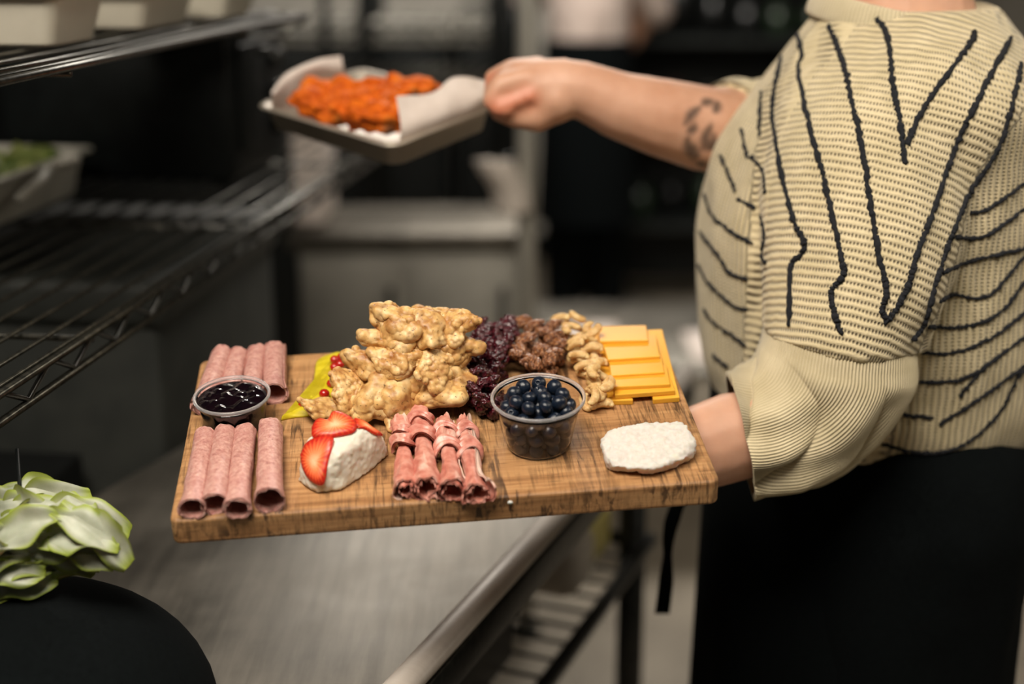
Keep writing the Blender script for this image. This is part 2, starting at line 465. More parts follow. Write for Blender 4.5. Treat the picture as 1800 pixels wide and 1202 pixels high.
# black things on the floor under it
t = thing('black_carton', SPt(.35, .2, 0), 'tall black carton with a dull yellow label under the wire shelf', 'box')
V, F = sbox(.20, .60, .22, .95, 0, .86, .004); obj('carton', V, F, speck('black_carton', rgb(12, 14, 14), rgb(20, 22, 22), 8, .7, Specular=.2), t)
V, F = sbox(.36, .52, .217, .222, .62, .80, .001); obj('label_patch', V, F, speck('dull_yellow_print', rgb(70, 64, 20), rgb(100, 90, 32), 22, .6), t)
V, F = sbox(.63, 1.12, .12, .95, .0, 1.04, .01)  # added bin standing in for the shaded floor under the shelf
M['grey_bin'] = speck('dark_grey_plastic', rgb(40, 43, 40), rgb(52, 54, 50), 20, .6, .05)
t = thing('dark_fill_bin', SPt(.87, .28, 0), 'large dark grey bin added for the shaded floor under the wire shelf behind the prep table', 'bin')
obj('body', V, F, M['grey_bin'], t); V, F = sbox(.62, 1.13, .11, .955, 1.02, 1.08, .012); obj('lid', V, F, M['grey_bin'], t)

# shallow steel pans with food on the shelves
def pan(c, da, L, Wd, H, mat, name, label, cat='pan', ov=.012):
    e1 = np.array([math.cos(da), math.sin(da), 0]); e2 = np.array([-e1[1], e1[0], 0])
    t = thing(name, c, label, cat)
    def ring(l, w, z, r):
        out = []
        for sx, sy, a in ((1, 1, 0), (-1, 1, 90), (-1, -1, 180), (1, -1, 270)):
            for q in np.linspace(0, 90, 6):
                an = math.radians(a + q); out.append(np.array([sx * (l - r) + r * math.cos(an), sy * (w - r) + r * math.sin(an), z]))
        return np.array(out)
    l, w = L / 2, Wd / 2
    rings = [ring(l + ov, w + ov, H - .004, .02), ring(l + ov, w + ov, H, .02), ring(l, w, H, .015), ring(l - .012, w - .012, .002, .012),
             ring(l - .014, w - .014, 0.0, .012), ring(l - .001, w - .001, H - .003, .015)]
    V = np.concatenate(rings); n = 24
    F = grid_faces(4, n, True, False) + [tuple(3 * n + j for j in range(n))]
    F += [(5 * n + j, 5 * n + (j + 1) % n, n * 0 + (j + 1) % n, j) for j in range(n)]
    F += [(4 * n + j, 4 * n + (j + 1) % n, 5 * n + (j + 1) % n, 5 * n + j) for j in range(n)] + [tuple(4 * n + j for j in reversed(range(n)))]
    Vw = np.asarray(c) + V[:, :1] * e1 + V[:, 1:2] * e2 + V[:, 2:] * np.array([0, 0, 1])
    obj('body', Vw, F, mat, t, smooth=False, recalc=True); return t, e1, e2
ang = math.atan2(sd[1], sd[0])
c = PZ(14, 366, SZ + .004); c[2] = SZ + .004
pan1, e1, e2 = pan(c - sd * .02 + sn * .03, ang, .30, .17, .062, M['white_plastic'], 'food_pan', 'pale pan of green salad on the wire shelf at the left edge')
tip = PY(92, 291, 1.78); tip2 = PY(138, 276, 1.80)
V, F = tube(spline([PY(30, 352, 1.66), PY(70, 318, 1.70), tip, tip2], 20), np.linspace(.006, .009, 20), 8); obj('rim_handle', V, F, M['white_plastic'], pan1)
M['salad'] = speck('salad_leaf', rgb(60, 80, 24), rgb(136, 140, 84), 40, .45, .3)
V, F = ico(3)
for i in range(7):
    Q = V * np.array([.035, .03, .022]) * (0.8 + .5 * random.random()); Q += .012 * fbm(V * .05, 60, i)[:, None] * V
    obj('salad_leaf', Q + c + sd * random.uniform(-.12, .10) + sn * random.uniform(-.02, .07) + np.array([0, 0, .05]), F, M['salad'], label='crumpled green salad leaf in the pale pan on the wire shelf', cat='salad', group='salad leaves in the shelf pan')
M['pale_tub'] = speck('pale_tub', rgb(186, 180, 164), rgb(206, 200, 184), 9, .45, .05)
for (px, py, L, Wd, n_, lab) in ((6, 112, .13, .18, 4, 'pale grey food tubs stacked'), (196, 62, .17, .16, 1, 'shallow olive-grey tray'), (330, 16, .14, .16, 1, 'small grey tray')):
    c = PY(px, py, 1.45 + px * .0014); c[2] = UZ + .006
    for k in range(n_):
        where = ['on the upper shelf at the left edge, lowest of the stack', 'second lowest of the stack at the left edge', 'third of the stack at the left edge', 'topmost of the stack at the left edge'][k] if n_ > 1 else ('on the upper shelf beside the stacked tubs' if px < 300 else 'on the upper shelf over the black oven')
        pan(c + np.array([0, 0, .017 * k]), ang, L, Wd, .05 if n_ > 1 else .04, M['pale_tub'], 'food_tub', ('pale grey food tub ' if n_ > 1 else lab + ' ') + where, 'tub', .004)

# ================================================================== behind
# steel under-counter fridge
CX0, CX1, CY0 = -.47, .02, 3.05
t = thing('steel_cabinet', (-.22, 3.3, 0), 'low stainless steel cabinet standing behind the serving board', 'cabinet')
V, F = bevbox((CX0, CY0, .08), (CX1, 3.33, .83), .01, 2); obj('body', V, F, M['steel'], t)
V, F = bevbox((CX0 - .02, CY0 - .03, .83), (CX1 + .02, 3.35, .87), .01, 2); obj('top', V, F, M['steel_top'], t)
for x0, x1 in ((CX0 + .01, -.235), (-.215, CX1 - .01)):
    V, F = bevbox((x0, CY0 - .02, .12), (x1, CY0 + .002, .80), .006, 2); d = obj('door', V, F, M['steel'], t)
    V, F = tube([(x1 - .03, CY0 - .045, .55), (x1 - .03, CY0 - .045, .75)], .008, 10); obj('handle', V, F, M['dark_metal'], d)
for x in (CX0 + .04, CX1 - .04):
    for y in (3.1, 3.28):
        V, F = tube([(x, y, 0), (x, y, .09)], .02, 10); obj('foot', V, F, M['black_plastic'], t)
V, F = bevbox((-.48, 3.08, .872), (-.41, 3.28, 1.08), .01, 2)  # added white box standing in for bright floor and wall behind the shelf
t = thing('bright_patch_box', (-.445, 3.18, .872), 'white box added for the bright patch seen through the wire shelf, on the steel cabinet', 'canister')
obj('body', V, F, M['white_paper'], t); V, F = bevbox((-.485, 3.075, 1.08), (-.405, 3.285, 1.105), .008, 2); obj('lid', V, F, M['white_plastic'], t)
# black appliances behind the cabinet
t = thing('black_cooler', (-1.07, 4.7, 0), 'wide black cooler in the dark behind the steel cabinet', 'cooler')
V, F = bevbox((-1.95, 4.45, .03), (-.20, 5.0, 1.235), .02, 2); obj('body', V, F, M['black_plastic'], t)
V, F = bevbox((-1.92, 4.43, .10), (-.23, 4.452, 1.20), .01, 2); obj('door', V, F, M['black_plastic'], t)
t = thing('black_locker', (-.0, 4.5, 0), 'tall black locker in the dark beside the grey pole', 'locker')
V, F = bevbox((-.18, 4.45, .03), (.03, 5.0, 1.26), .02, 2); obj('body', V, F, M['black_plastic'], t)
V, F = bevbox((-.165, 4.43, .10), (.015, 4.452, 1.22), .01, 2); obj('door', V, F, M['black_plastic'], t)
# a second wire rack standing across the far end
XR0, XR1, YR = -1.25, -.02, 3.95
rack2 = thing('wire_shelf_rack', ((XR0 + XR1) / 2, YR + .2, 0), 'black wire rack standing across the far end behind the tray', 'shelf')
for z in (1.255, 1.9):
    for y in (YR, YR + .42):
        for dz in (0, -.05):
            V, F = tube([(XR0, y, z + dz), (XR1, y, z + dz)], .006, 8); obj('rail', V, F, M['steel'], rack2)
        V, F = tube([(x, y, z - (.05 if i % 2 else 0)) for i, x in enumerate(np.arange(XR0, XR1, .07))], .004, 6); obj('zigzag_wire', V, F, M['steel'], rack2)
    for x in np.arange(XR0 + .03, XR1, .05):
        V, F = tube([(x, YR, z + .004), (x, YR + .42, z + .004)], .003, 6); obj('shelf_wire', V, F, M['steel'], rack2)
for x in (XR0, -.335 if False else -.40, XR1):
    for y in (YR, YR + .42):
        V, F = tube([(x, y, 0), (x, y, 2.05)], .02, 12); obj('post', V, F, M['black_plastic'], rack2)

# pole with a white towel
pb = PY(926, 300, 2.86)
t = thing('steel_pole', (pb[0], pb[1], 0), 'thin grey steel pole standing behind the tray', 'pole')
V, F = tube([(pb[0], pb[1], 0.02), (pb[0], pb[1], 2.2)], .02, 12); obj('pole', V, F, M['steel'], t)
V, F = lathe([(0, 0), (.035, 0), (.035, .01), (.025, .02), (.0, .02)], 24); obj('base', V + np.array([pb[0], pb[1], 0]), F, M['black_plastic'], t)
path = np.array([PY(866, 282, 2.82), PY(878, 305, 2.82), PY(896, 335, 2.83), PY(902, 372, 2.83)])
pts = spline(path, 24); Vt = []
for i, p in enumerate(pts):
    for a in np.linspace(0, 2 * math.pi, 24, endpoint=False):
        Vt.append(p + np.array([.034 * math.cos(a) * (1 + .2 * math.sin(5 * a)), .022 * math.sin(a) * (1 + .25 * math.cos(4 * a)), 0]))
obj('towel', Vt, grid_faces(24, 24, True, True), speck('white_towel', rgb(200, 188, 176), rgb(222, 212, 202), 200, .9, .4), label='crumpled white towel hanging by the grey pole', cat='towel')

V, F = tube([PY(866, 284, 2.82), (pb[0], pb[1], PY(866, 276, 2.82)[2])], .006, 8); obj('hook', V, F, M['dark_metal'], t)
# white paper, and a white sheet standing in for a floor reflection, on a cart
M['cart'] = steel('cart_steel', rgb(150, 146, 138), rgb(190, 186, 176), .4)
t = thing('low_cart', (.32, 3.55, 0), 'low steel cart behind the board holding white sheets', 'cart')
V, F = bevbox((.06, 3.30, .44), (.72, 3.95, .47), .006, 2); obj('deck', V, F, M['cart'], t)
for x in (.09, .69):
    for y in (3.33, 3.92):
        V, F = tube([(x, y, 0.0), (x, y, .44)], .014, 10); obj('leg', V, F, M['dark_metal'], t)
V, F = bevbox((.45, 3.36, .472), (.62, 3.62, .478), .001, 1); obj('white_sheet', V, F, M['white_paper'], label='white paper sheet lying on the right of the low cart', cat='paper')
V, F = bevbox((.10, 3.45, .472), (.28, 3.70, .478), .001, 1); obj('white_sheet', V, F, M['white_paper'], label='white sheet standing in for a light reflection, on the left of the low cart', cat='paper')

# dark storage shelf at the back right with jars and leafy pots
t = thing('storage_shelf', (1.08, 5.9, 0), 'dark storage shelf in the background behind the sweater', 'shelf')
M['dark_board'] = speck('dark_board', rgb(16, 20, 19), rgb(28, 33, 31), 12, .6)
for z in (.35, .72, 1.09, 1.46, 1.83):
    V, F = box((.42, 5.65, z - .02), (1.75, 6.15, z)); obj('shelf_board', V, F, M['dark_board'], t, smooth=False)
for x in (.42, 1.73):
    V, F = box((x, 5.65, 0), (x + .03, 6.15, 1.95)); obj('side_panel', V, F, M['dark_board'], t, smooth=False)
V, F = box((.45, 6.13, .02), (1.73, 6.15, 1.95)); obj('back_panel', V, F, M['dark_board'], t, smooth=False)
jarm = [speck('jar_dark_green', rgb(24, 38, 26), rgb(44, 60, 40), 20, .3), speck('jar_grey', rgb(58, 58, 54), rgb(82, 80, 74), 20, .4),
        speck('jar_black', rgb(10, 12, 12), rgb(20, 22, 22), 20, .3), speck('jar_red_brown', rgb(52, 26, 26), rgb(78, 44, 40), 20, .4)]
nm = ['dark green', 'grey', 'black', 'red-brown']
for zi, z in enumerate((.35, .72, 1.09, 1.46)):
    for xi in range(9):
        k = random.choice((0, 0, 1, 2, 2, 3)); r = random.uniform(.04, .06); h = random.uniform(.12, .24)
        V, F = lathe([(0, 0), (r, 0), (r, h * .75), (r * .6, h * .85), (r * .6, h * .97), (r * .7, h * .97), (r * .7, h), (0, h)], 16)
        obj('storage_jar', V + np.array([.53 + .135 * xi, 5.76 + random.uniform(0, .1), z]), F, jarm[k], label=nm[k] + ' jar on the dark storage shelf in the background', cat='jar', group=nm[k] + ' jars on the background shelf')

# ================================================================== the person in the striped sweater
mm = NT('skin', Roughness=0.5, Subsurface=0.12)
mm.b.inputs['Subsurface Radius'].default_value = (0.01, 0.004, 0.002)
v = mm.coord(); n1 = mm.noise(v, 18, 4); ink = mm.attr('ink')
skin = mm.ramp(n1, [(0.3, rgb(196, 146, 118)), (0.7, rgb(216, 170, 144))])
skin = mm.mix(mm.attr('flush'), skin, rgb(204, 116, 84))
mm.col(mm.mix(ink, skin, rgb(48, 44, 42))); mm.bump(mm.noise(v, 400, 3), 0.1, 0.0004)
M['skin'] = mm.m

Le = PY(1478, 748, 1.235)
Lc = PY(1300, 764, 1.20)
def head_parts(c, f):
    """head centre c, facing unit vector f (horizontal)"""
    c = np.asarray(c, float); f = unit(f); s = np.array([-f[1], f[0], 0]); up = np.array([0, 0, 1.0])
    S, SF = ico(3)
    def ell(p, a, b, d): return (np.asarray(p) + S[:, :1] * f * a + S[:, 1:2] * s * b + S[:, 2:] * up * d, SF)
    P = [ell(c + up * .02, .098, .076, .10), ell(c + f * .022 - up * .045, .068, .058, .07)]
    P.append(tube([c + f * .088 + up * .005, c + f * .108 - up * .035], [.008, .014], 10))                 # nose
    P.append(ell(c + f * .082 - up * .066, .012, .024, .007)); P.append(ell(c + f * .080 - up * .076, .012, .020, .007))   # lips
    for q in (-1, 1):
        P.append(ell(c + s * q * .076 - f * .005 - up * .01, .018, .008, .03))                              # ears
        P.append(ell(c + f * .078 + s * q * .030 + up * .030, .014, .020, .006))                            # brow
    return P
parts = []
parts += chain([((.39, 1.42, .95), .13), ((.385, 1.42, 1.10), .12), ((.385, 1.42, 1.25), .125), ((.385, 1.42, 1.33), .09), ((.385, 1.42, 1.40), .072), ((.378, 1.42, 1.47), .056), ((.365, 1.42, 1.55), .052)])
parts += chain([((.385, 1.35, 1.335), .05), ((.385, 1.42, 1.385), .072), ((.385, 1.50, 1.335), .05)])
parts += head_parts((.345, 1.42, 1.655), (-1, 0, 0))
# near arm, bent under the board
parts += chain([((.385, 1.335, 1.345), .055), (tuple(PY(1530, 420, 1.26)), .047), (tuple(Le), .038), (tuple(PY(1400, 780, 1.232)), .030), (tuple(PY(1350, 774, 1.222)), .032), (tuple(Lc), .0405), ((.15, 1.185, 1.052), .037), ((.085, 1.17, 1.055), .029), ((.05, 1.165, 1.062), .027)])
for k, yy in enumerate((-.036, -.012, .012, .034)):                 # palm up, carrying the board
    y0 = 1.165 + yy
    parts += chain([((.045, 1.165 + yy * .5, 1.066), .017), ((-.03, y0, 1.073), .013), ((-.062, y0 + yy * .12, 1.076), .0095), ((-.088, y0 + yy * .2, 1.0765), .0085), ((-.105 + .01 * abs(k - 1), y0 + yy * .25, 1.077), .0075)])
parts += chain([((.045, 1.145, 1.062), .016), ((.02, 1.105, 1.062), .012), ((-.005, 1.085, 1.065), .0095), ((-.022, 1.078, 1.067), .0085)])
# far arm, stretched out to the tray
FA = [(PY(1400, 232, 1.565), .050), (PY(1330, 230, 1.525), .047), (PY(1245, 228, 1.475), .0445), (PY(1160, 206, 1.462), .040), (PY(1090, 186, 1.455), .0345), (PY(1030, 160, 1.452), .0295), (PY(985, 152, 1.452), .0285)]
parts += chain([((.385, 1.51, 1.345), .055)] + FA)
parts += chain([(PY(990, 150, 1.452), .028), (PY(950, 158, 1.455), .032), (PY(925, 150, 1.458), .028)])
parts += chain([(PY(975, 175, 1.445), .026), (PY(945, 205, 1.44), .0165), (PY(905, 205, 1.44), .012), (PY(876, 196, 1.445), .010)])     # thumb under the tray
for k in range(4):
    b = PY(948 - 6 * k, 122 + 6 * k, 1.470 - .010 * k); kn = PY(900 - 6 * k, 122 + 9 * k, 1.478 - .014 * k)
    mid = PY(866 - 1 * k, 138 + 13 * k, 1.482 - .016 * k); tip = PY(884 + 2 * k, 158 + 11 * k, 1.452 - .008 * k); tp2 = PY(930 - 18 * k, 170 + 7 * k, 1.428)
    parts += chain([(b, .014), (kn, .0115), (mid, .0098), (tip, .0092), (tp2, .0085)])
# legs inside the trousers
for y in (1.33, 1.51):
    parts += chain([((.39, y, .90), .09), ((.385, y, .50), .058), ((.40, y, .09), .038), ((.39, y, .05), .036), ((.29, y, .035), .030)])
V, F = join(parts)
V, F, N = remesh(V, F, 0.0038, 5)
bvh = BVHTree.FromPolygons([tuple(x) for x in V], F)
def hit(b, px, py):
    d = ray(px, py); d = d / np.linalg.norm(d)
    r = b.ray_cast(Vector(CAM), Vector(d))
    return (np.array(r[0]), np.array(r[1])) if r[0] is not None else None
inkv = np.zeros(len(V))
leaves = [[(1206, 215), (1216, 200), (1228, 190)], [(1212, 232), (1222, 222)], [(1208, 245), (1210, 262), (1218, 280)], [(1215, 255), (1224, 275)],
          [(1238, 260), (1240, 240), (1248, 222)], [(1250, 262), (1256, 240)], [(1228, 285), (1238, 292)], [(1236, 182), (1250, 176)], [(1258, 195), (1262, 180)]]
for lf in leaves:
    pts = np.array(lf, float); 
    for t in np.linspace(0, 1, 6):
        i = min(int(t * (len(pts) - 1)), len(pts) - 2); f = t * (len(pts) - 1) - i
        h = hit(bvh, *(pts[i] * (1 - f) + pts[i + 1] * f))
        if h is None: continue
        rr = .0052 * (1 - .5 * abs(2 * t - 1))
        d = np.linalg.norm(V - h[0], axis=1)
        inkv = np.maximum(inkv, .8 * np.clip(1.6 - d / rr, 0, 1))
fl = np.zeros(len(V))
for px, py in ((925, 172), (900, 182), (880, 188), (872, 192), (860, 138)):
    h = hit(bvh, px, py)
    if h is not None: fl = np.maximum(fl, .7 * np.clip(1.4 - np.linalg.norm(V - h[0], axis=1) / .014, 0, 1))
person = obj('person', V, F, M['skin'], label='person in a cream sweater with black stripes holding the wooden serving board and the tray', cat='person', attrs={'ink': inkv, 'flush': fl})

# hair, eyes (above the frame)
S, SF = ico(4)
c = np.array([.365, 1.42, 1.69])
Hh = c + S * np.array([.108, .09, .118]); m_ = S[:, 0] < -.55
Hh[:, 0] = np.where(m_ & (S[:, 2] < .45), np.maximum(Hh[:, 0], .33), Hh[:, 0])
Hh += .004 * fbm(S, 9, 4)[:, None] * S
obj('hair', Hh, SF, speck('brown_hair', rgb(40, 26, 18), rgb(66, 44, 30), 80, .5, .5), person)
for q in (-1, 1):
    V, F = ico(2); obj('eye', V * .011 + np.array([.264, 1.42 + q * .03, 1.668]), F, speck('eye_white', rgb(220, 214, 206), rgb(232, 228, 222), 20, .2), person)

# ------------------------------------------------------------------ sweater
NR = 72
TH = np.linspace(0, 2 * math.pi, NR, endpoint=False)
def ell_ring(x0, x1, cy, ry, z, tilt=0.0):
    cx, rx = (x0 + x1) / 2, (x1 - x0) / 2
    return np.stack([cx + rx * np.cos(TH), cy + ry * np.sin(TH), np.full(NR, z) + tilt * np.sin(TH)], 1)
torso = [(.250, .530, 1.41, .140, 1.005), (.225, .550, 1.41, .160, 1.018), (.205, .565, 1.41, .172, 1.06), (.194, .568, 1.415, .178, 1.12), (.190, .560, 1.42, .18, 1.21), (.208, .545, 1.425, .188, 1.29),
         (.245, .525, 1.425, .19, 1.345), (.272, .505, 1.425, .155, 1.385), (.290, .482, 1.42, .112, 1.412), (.298, .470, 1.42, .092, 1.425)]
ctrl = np.array(torso); tt = spline(ctrl, 50)
rings = [ell_ring(*r) for r in tt]
TV = np.concatenate(rings); TF = grid_faces(len(rings), NR, True, True)
TU = np.concatenate([np.stack([TH * .19, np.full(NR, 0.0) + r[4] * 1.25, np.zeros(NR)], 1) for r in tt])
# near upper sleeve: (px left, px right, row, y of axis, half thickness)
def img_ring(pl, pr, row_l, row_r, y, dep, n=NR):
    a, b = PY(pl, row_l, y), PY(pr, row_r, y); c = (a + b) / 2; h = (b - a) / 2
    ax = unit(h); dn = unit(np.cross(ax, np.array([0, 0, -1.0])))
    return c + np.cos(np.linspace(0, 2 * math.pi, n, endpoint=False))[:, None] * h + np.sin(np.linspace(0, 2 * math.pi, n, endpoint=False))[:, None] * dn * dep
slv = [img_ring(1480, 1690, 40, 55, 1.40, .05), img_ring(1420, 1715, 110, 120, 1.365, .085), img_ring(1368, 1722, 200, 205, 1.335, .105), img_ring(1342, 1705, 320, 330, 1.305, .108), img_ring(1345, 1665, 470, 478, 1.265, .095),
       img_ring(1342, 1632, 545, 560, 1.245, .085), img_ring(1338, 1618, 580, 604, 1.238, .080)]
A = np.array(slv).reshape(len(slv), -1); A = spline(A, 46).reshape(46, NR, 3)
SV = A.reshape(-1, 3); SF_ = grid_faces(46, NR, True, True)
L = np.concatenate([[0], np.cumsum(np.linalg.norm(np.diff(A.mean(1), axis=0), axis=1))])
SU = np.stack([np.tile(TH * .085, 46), np.repeat(L, NR), np.ones(46 * NR)], 1)
# far sleeve
fs = [((.40, 1.50, 1.30), .07), (PY(1420, 232, 1.57), .064), (PY(1360, 232, 1.545), .060), (PY(1305, 230, 1.51), .0535), (PY(1276, 228, 1.49), .050)]
FP = spline(np.array([f[0] for f in fs]), 16); FR = np.interp(np.linspace(0, 4, 16), range(5), [f[1] for f in fs])
FV, FF = tube(FP, FR, NR); FU = np.stack([np.tile(TH * .06, 16), np.repeat(np.linspace(0, .2, 16), NR), np.zeros(16 * NR)], 1)
UV, UF = join([(TV, TF), (SV, SF_), (FV, FF)]); UU = np.concatenate([TU, SU, FU])
V, F, N = remesh(UV, UF, 0.0035, 7, .5)
K = np.stack([np.arctan2(-(V[:, 1] - 1.42), -(V[:, 0] - .385)) * .19, V[:, 2] * 1.2, np.zeros(len(V))], 1)
aS, aE = np.array([.392, 1.36, 1.43]), A[-1].mean(0); ax = unit(aE - aS); e_x = unit(np.array([1, 0, 0]) - ax * ax[0]); e_y = np.cross(ax, e_x)
rel = V - aS; al = rel @ ax; axx = rel @ e_x; ayy = rel @ e_y
sgn = 1 if e_y[1] < 0 else -1
xr = np.interp(V[:, 2], [1.13, 1.16, 1.30, 1.36, 1.5], [.352, .362, .412, .46, .60])
xl = np.interp(V[:, 2], [1.13, 1.30, 1.36, 1.5], [.222, .228, .25, .2])
reg = (V[:, 1] < 1.40) & (V[:, 0] < xr) & (V[:, 0] > xl) & (al > -.02)
KS = np.stack([np.arctan2(axx, np.maximum(ayy * sgn, .01) * 1.0) * .105, al, np.ones(len(V))], 1)
K[reg] = KS[reg]
# drape folds
V = V + N * (.0042 * fbm(V * np.array([1.6, 1.0, .8]), 16, 3, 2) + .0022 * np.sin(V[:, 2] * 55 + 9 * vnoise(V, 7, 5)) * np.clip((1.16 - V[:, 2]) / .12, 0, 1))[:, None]
mm = NT('cream_knit', Roughness=0.95, Sheen=0.25)
kx, ky, kw = mm.sep(mm.attr('knit', 'Vector'))
wob = mm.noise(mm.coord(), 60, 3)
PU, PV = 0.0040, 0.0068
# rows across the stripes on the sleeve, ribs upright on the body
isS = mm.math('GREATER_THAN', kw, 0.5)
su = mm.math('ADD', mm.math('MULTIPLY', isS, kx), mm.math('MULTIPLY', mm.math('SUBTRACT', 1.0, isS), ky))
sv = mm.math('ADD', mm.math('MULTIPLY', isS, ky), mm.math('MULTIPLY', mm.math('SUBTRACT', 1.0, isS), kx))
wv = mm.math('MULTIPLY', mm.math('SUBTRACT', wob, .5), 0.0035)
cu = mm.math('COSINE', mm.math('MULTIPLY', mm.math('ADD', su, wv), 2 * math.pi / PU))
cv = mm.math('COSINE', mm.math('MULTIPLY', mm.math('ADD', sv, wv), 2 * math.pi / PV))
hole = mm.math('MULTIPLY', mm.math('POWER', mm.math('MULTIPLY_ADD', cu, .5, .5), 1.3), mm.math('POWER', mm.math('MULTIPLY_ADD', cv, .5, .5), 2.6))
fib = mm.noise(mm.coord(), 700, 3)
hgt = mm.math('ADD', mm.math('MULTIPLY', hole, -1.0), mm.math('ADD', mm.math('MULTIPLY', cv, -.35), mm.math('MULTIPLY', fib, .35)))
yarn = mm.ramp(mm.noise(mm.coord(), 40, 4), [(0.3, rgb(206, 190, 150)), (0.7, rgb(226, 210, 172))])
mm.col(mm.mix(mm.math('MULTIPLY', hole, .85), yarn, rgb(74, 56, 36)))  # shade inside the open-knit holes painted into the yarn colour
mm.bump(hgt, 0.85, 0.0016)
M['knit'] = mm.m
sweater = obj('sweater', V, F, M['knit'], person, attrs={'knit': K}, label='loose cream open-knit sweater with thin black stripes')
sw_bvh = BVHTree.FromPolygons([tuple(x) for x in V], F)

# collar
mm = NT('cream_rib', Roughness=0.95, Sheen=0.25)
kx, ky, kw = mm.sep(mm.attr('knit', 'Vector'))
cr = mm.math('COSINE', mm.math('MULTIPLY', kx, 2 * math.pi))
fib = mm.noise(mm.coord(), 700, 3)
yarn = mm.ramp(mm.noise(mm.coord(), 30, 4), [(0.3, rgb(206, 192, 156)), (0.7, rgb(226, 212, 178))])
mm.col(mm.mix(mm.math('MULTIPLY', mm.math('MULTIPLY_ADD', cr, -.5, .5), .30), yarn, rgb(120, 102, 70)))
mm.bump(mm.math('ADD', mm.math('MULTIPLY', cr, .5), mm.math('MULTIPLY', fib, .5)), .8, .0012)
M['rib'] = mm.m
n = 400; m = 14; Vc = []; Kc = []
for i in range(n):
    t = 2 * math.pi * i / n
    c0 = np.array([.384 + .090 * math.cos(t), 1.42 + .094 * math.sin(t), 1.416 + .006 * math.sin(t) - .012 * math.cos(t) * 0 + .016 * max(0, -math.cos(t))])
    out = unit([math.cos(t), math.sin(t), -.35])
    up = unit(np.array([-.35 * math.cos(t), -.35 * math.sin(t), 1.0]))
    for j in range(m):
        a = 2 * math.pi * j / m
        Vc.append(c0 + out * .0048 * math.cos(a) + up * .013 * math.sin(a)); Kc.append((i * 150 / n, 0, 0))
obj('collar', Vc, [( ((i + 1) % n) * m + j, ((i + 1) % n) * m + (j + 1) % m, i * m + (j + 1) % m, i * m + j) for i in range(n) for j in range(m)], M['rib'], sweater, attrs={'knit': np.array(Kc)})

# ribbed lower sleeve: real ribs and folds
na, nl = 900, 90
cr_ = [img_ring(1352, 1606, 560, 582, 1.238, .074, na), img_ring(1343, 1606, 592, 622, 1.237, .078, na), img_ring(1335, 1604, 615, 660, 1.235, .080, na), img_ring(1326, 1572, 640, 712, 1.233, .077, na), img_ring(1308, 1512, 653, 784, 1.230, .070, na),
       img_ring(1294, 1434, 659, 832, 1.222, .064, na), img_ring(1286, 1372, 662, 850, 1.214, .060, na), img_ring(1282, 1318, 664, 856, 1.205, .058, na)]
A = spline(np.array(cr_).reshape(len(cr_), -1), nl).reshape(nl, na, 3)
th = np.linspace(0, 2 * math.pi, na, endpoint=False)[None, :]; s = np.linspace(0, 1, nl)[:, None]
cen = A.mean(1, keepdims=True); R = A - cen; Rn = R / np.linalg.norm(R, axis=2, keepdims=True)
rib = .0007 * np.cos(150 * th)
bend = np.sin(np.pi * np.clip((s - .12) / .75, 0, 1)) ** .8
phi = np.mod(th - math.pi, 2 * math.pi)
rg_ = np.abs(np.sin(3.1 * (phi - 1.9 * (s - .3)) + .3 + .35 * np.sin(3 * phi))) ** .6
fold = (.0135 * (rg_ - .45) + .0028 * np.sin(9 * th + 3.2 * s)) * np.clip((s - .22) / .4, 0, 1) * np.clip(-np.sin(th) * 1.5 + .8, .3, 1)
puff = 0
dd = rib + fold + puff
dd = dd + .0025 * fbm(A.reshape(-1, 3), 24, 8, 2).reshape(nl, na)
A = A + Rn * dd[:, :, None]
# rolled hem at the wrist and the turned-in seam
hem = cen[-1] + (A[-1] - cen[-1]) * .93
A = np.concatenate([(cen[0] + (A[0] - cen[0]) * .9)[None], A, hem[None]])
Kc = np.stack([np.tile(np.linspace(0, 150, na), nl + 2), np.repeat(np.linspace(0, 1, nl + 2), na), np.zeros(na * (nl + 2))], 1)
V = A.reshape(-1, 3); F = grid_faces(nl + 2, na, True, False)
obj('sleeve_cuff', V, F, M['rib'], sweater, attrs={'knit': Kc}, label='cream ribbed lower sleeve bunched in folds above the forearm')
cf_bvh = BVHTree.FromPolygons([tuple(x) for x in V], F)
# far cuff band
a, b = np.array(FP[-3]), np.array(FP[-1])
V, F = tube([a, a * .5 + b * .5, b, b + (b - a) * .3], [.0555, .0535, .0515, .050], 64, False); Kc = np.stack([np.tile(np.linspace(0, 60, 64), 4), np.zeros(256), np.zeros(256)], 1)
obj('far_cuff', V, F, M['rib'], sweater, attrs={'knit': Kc})

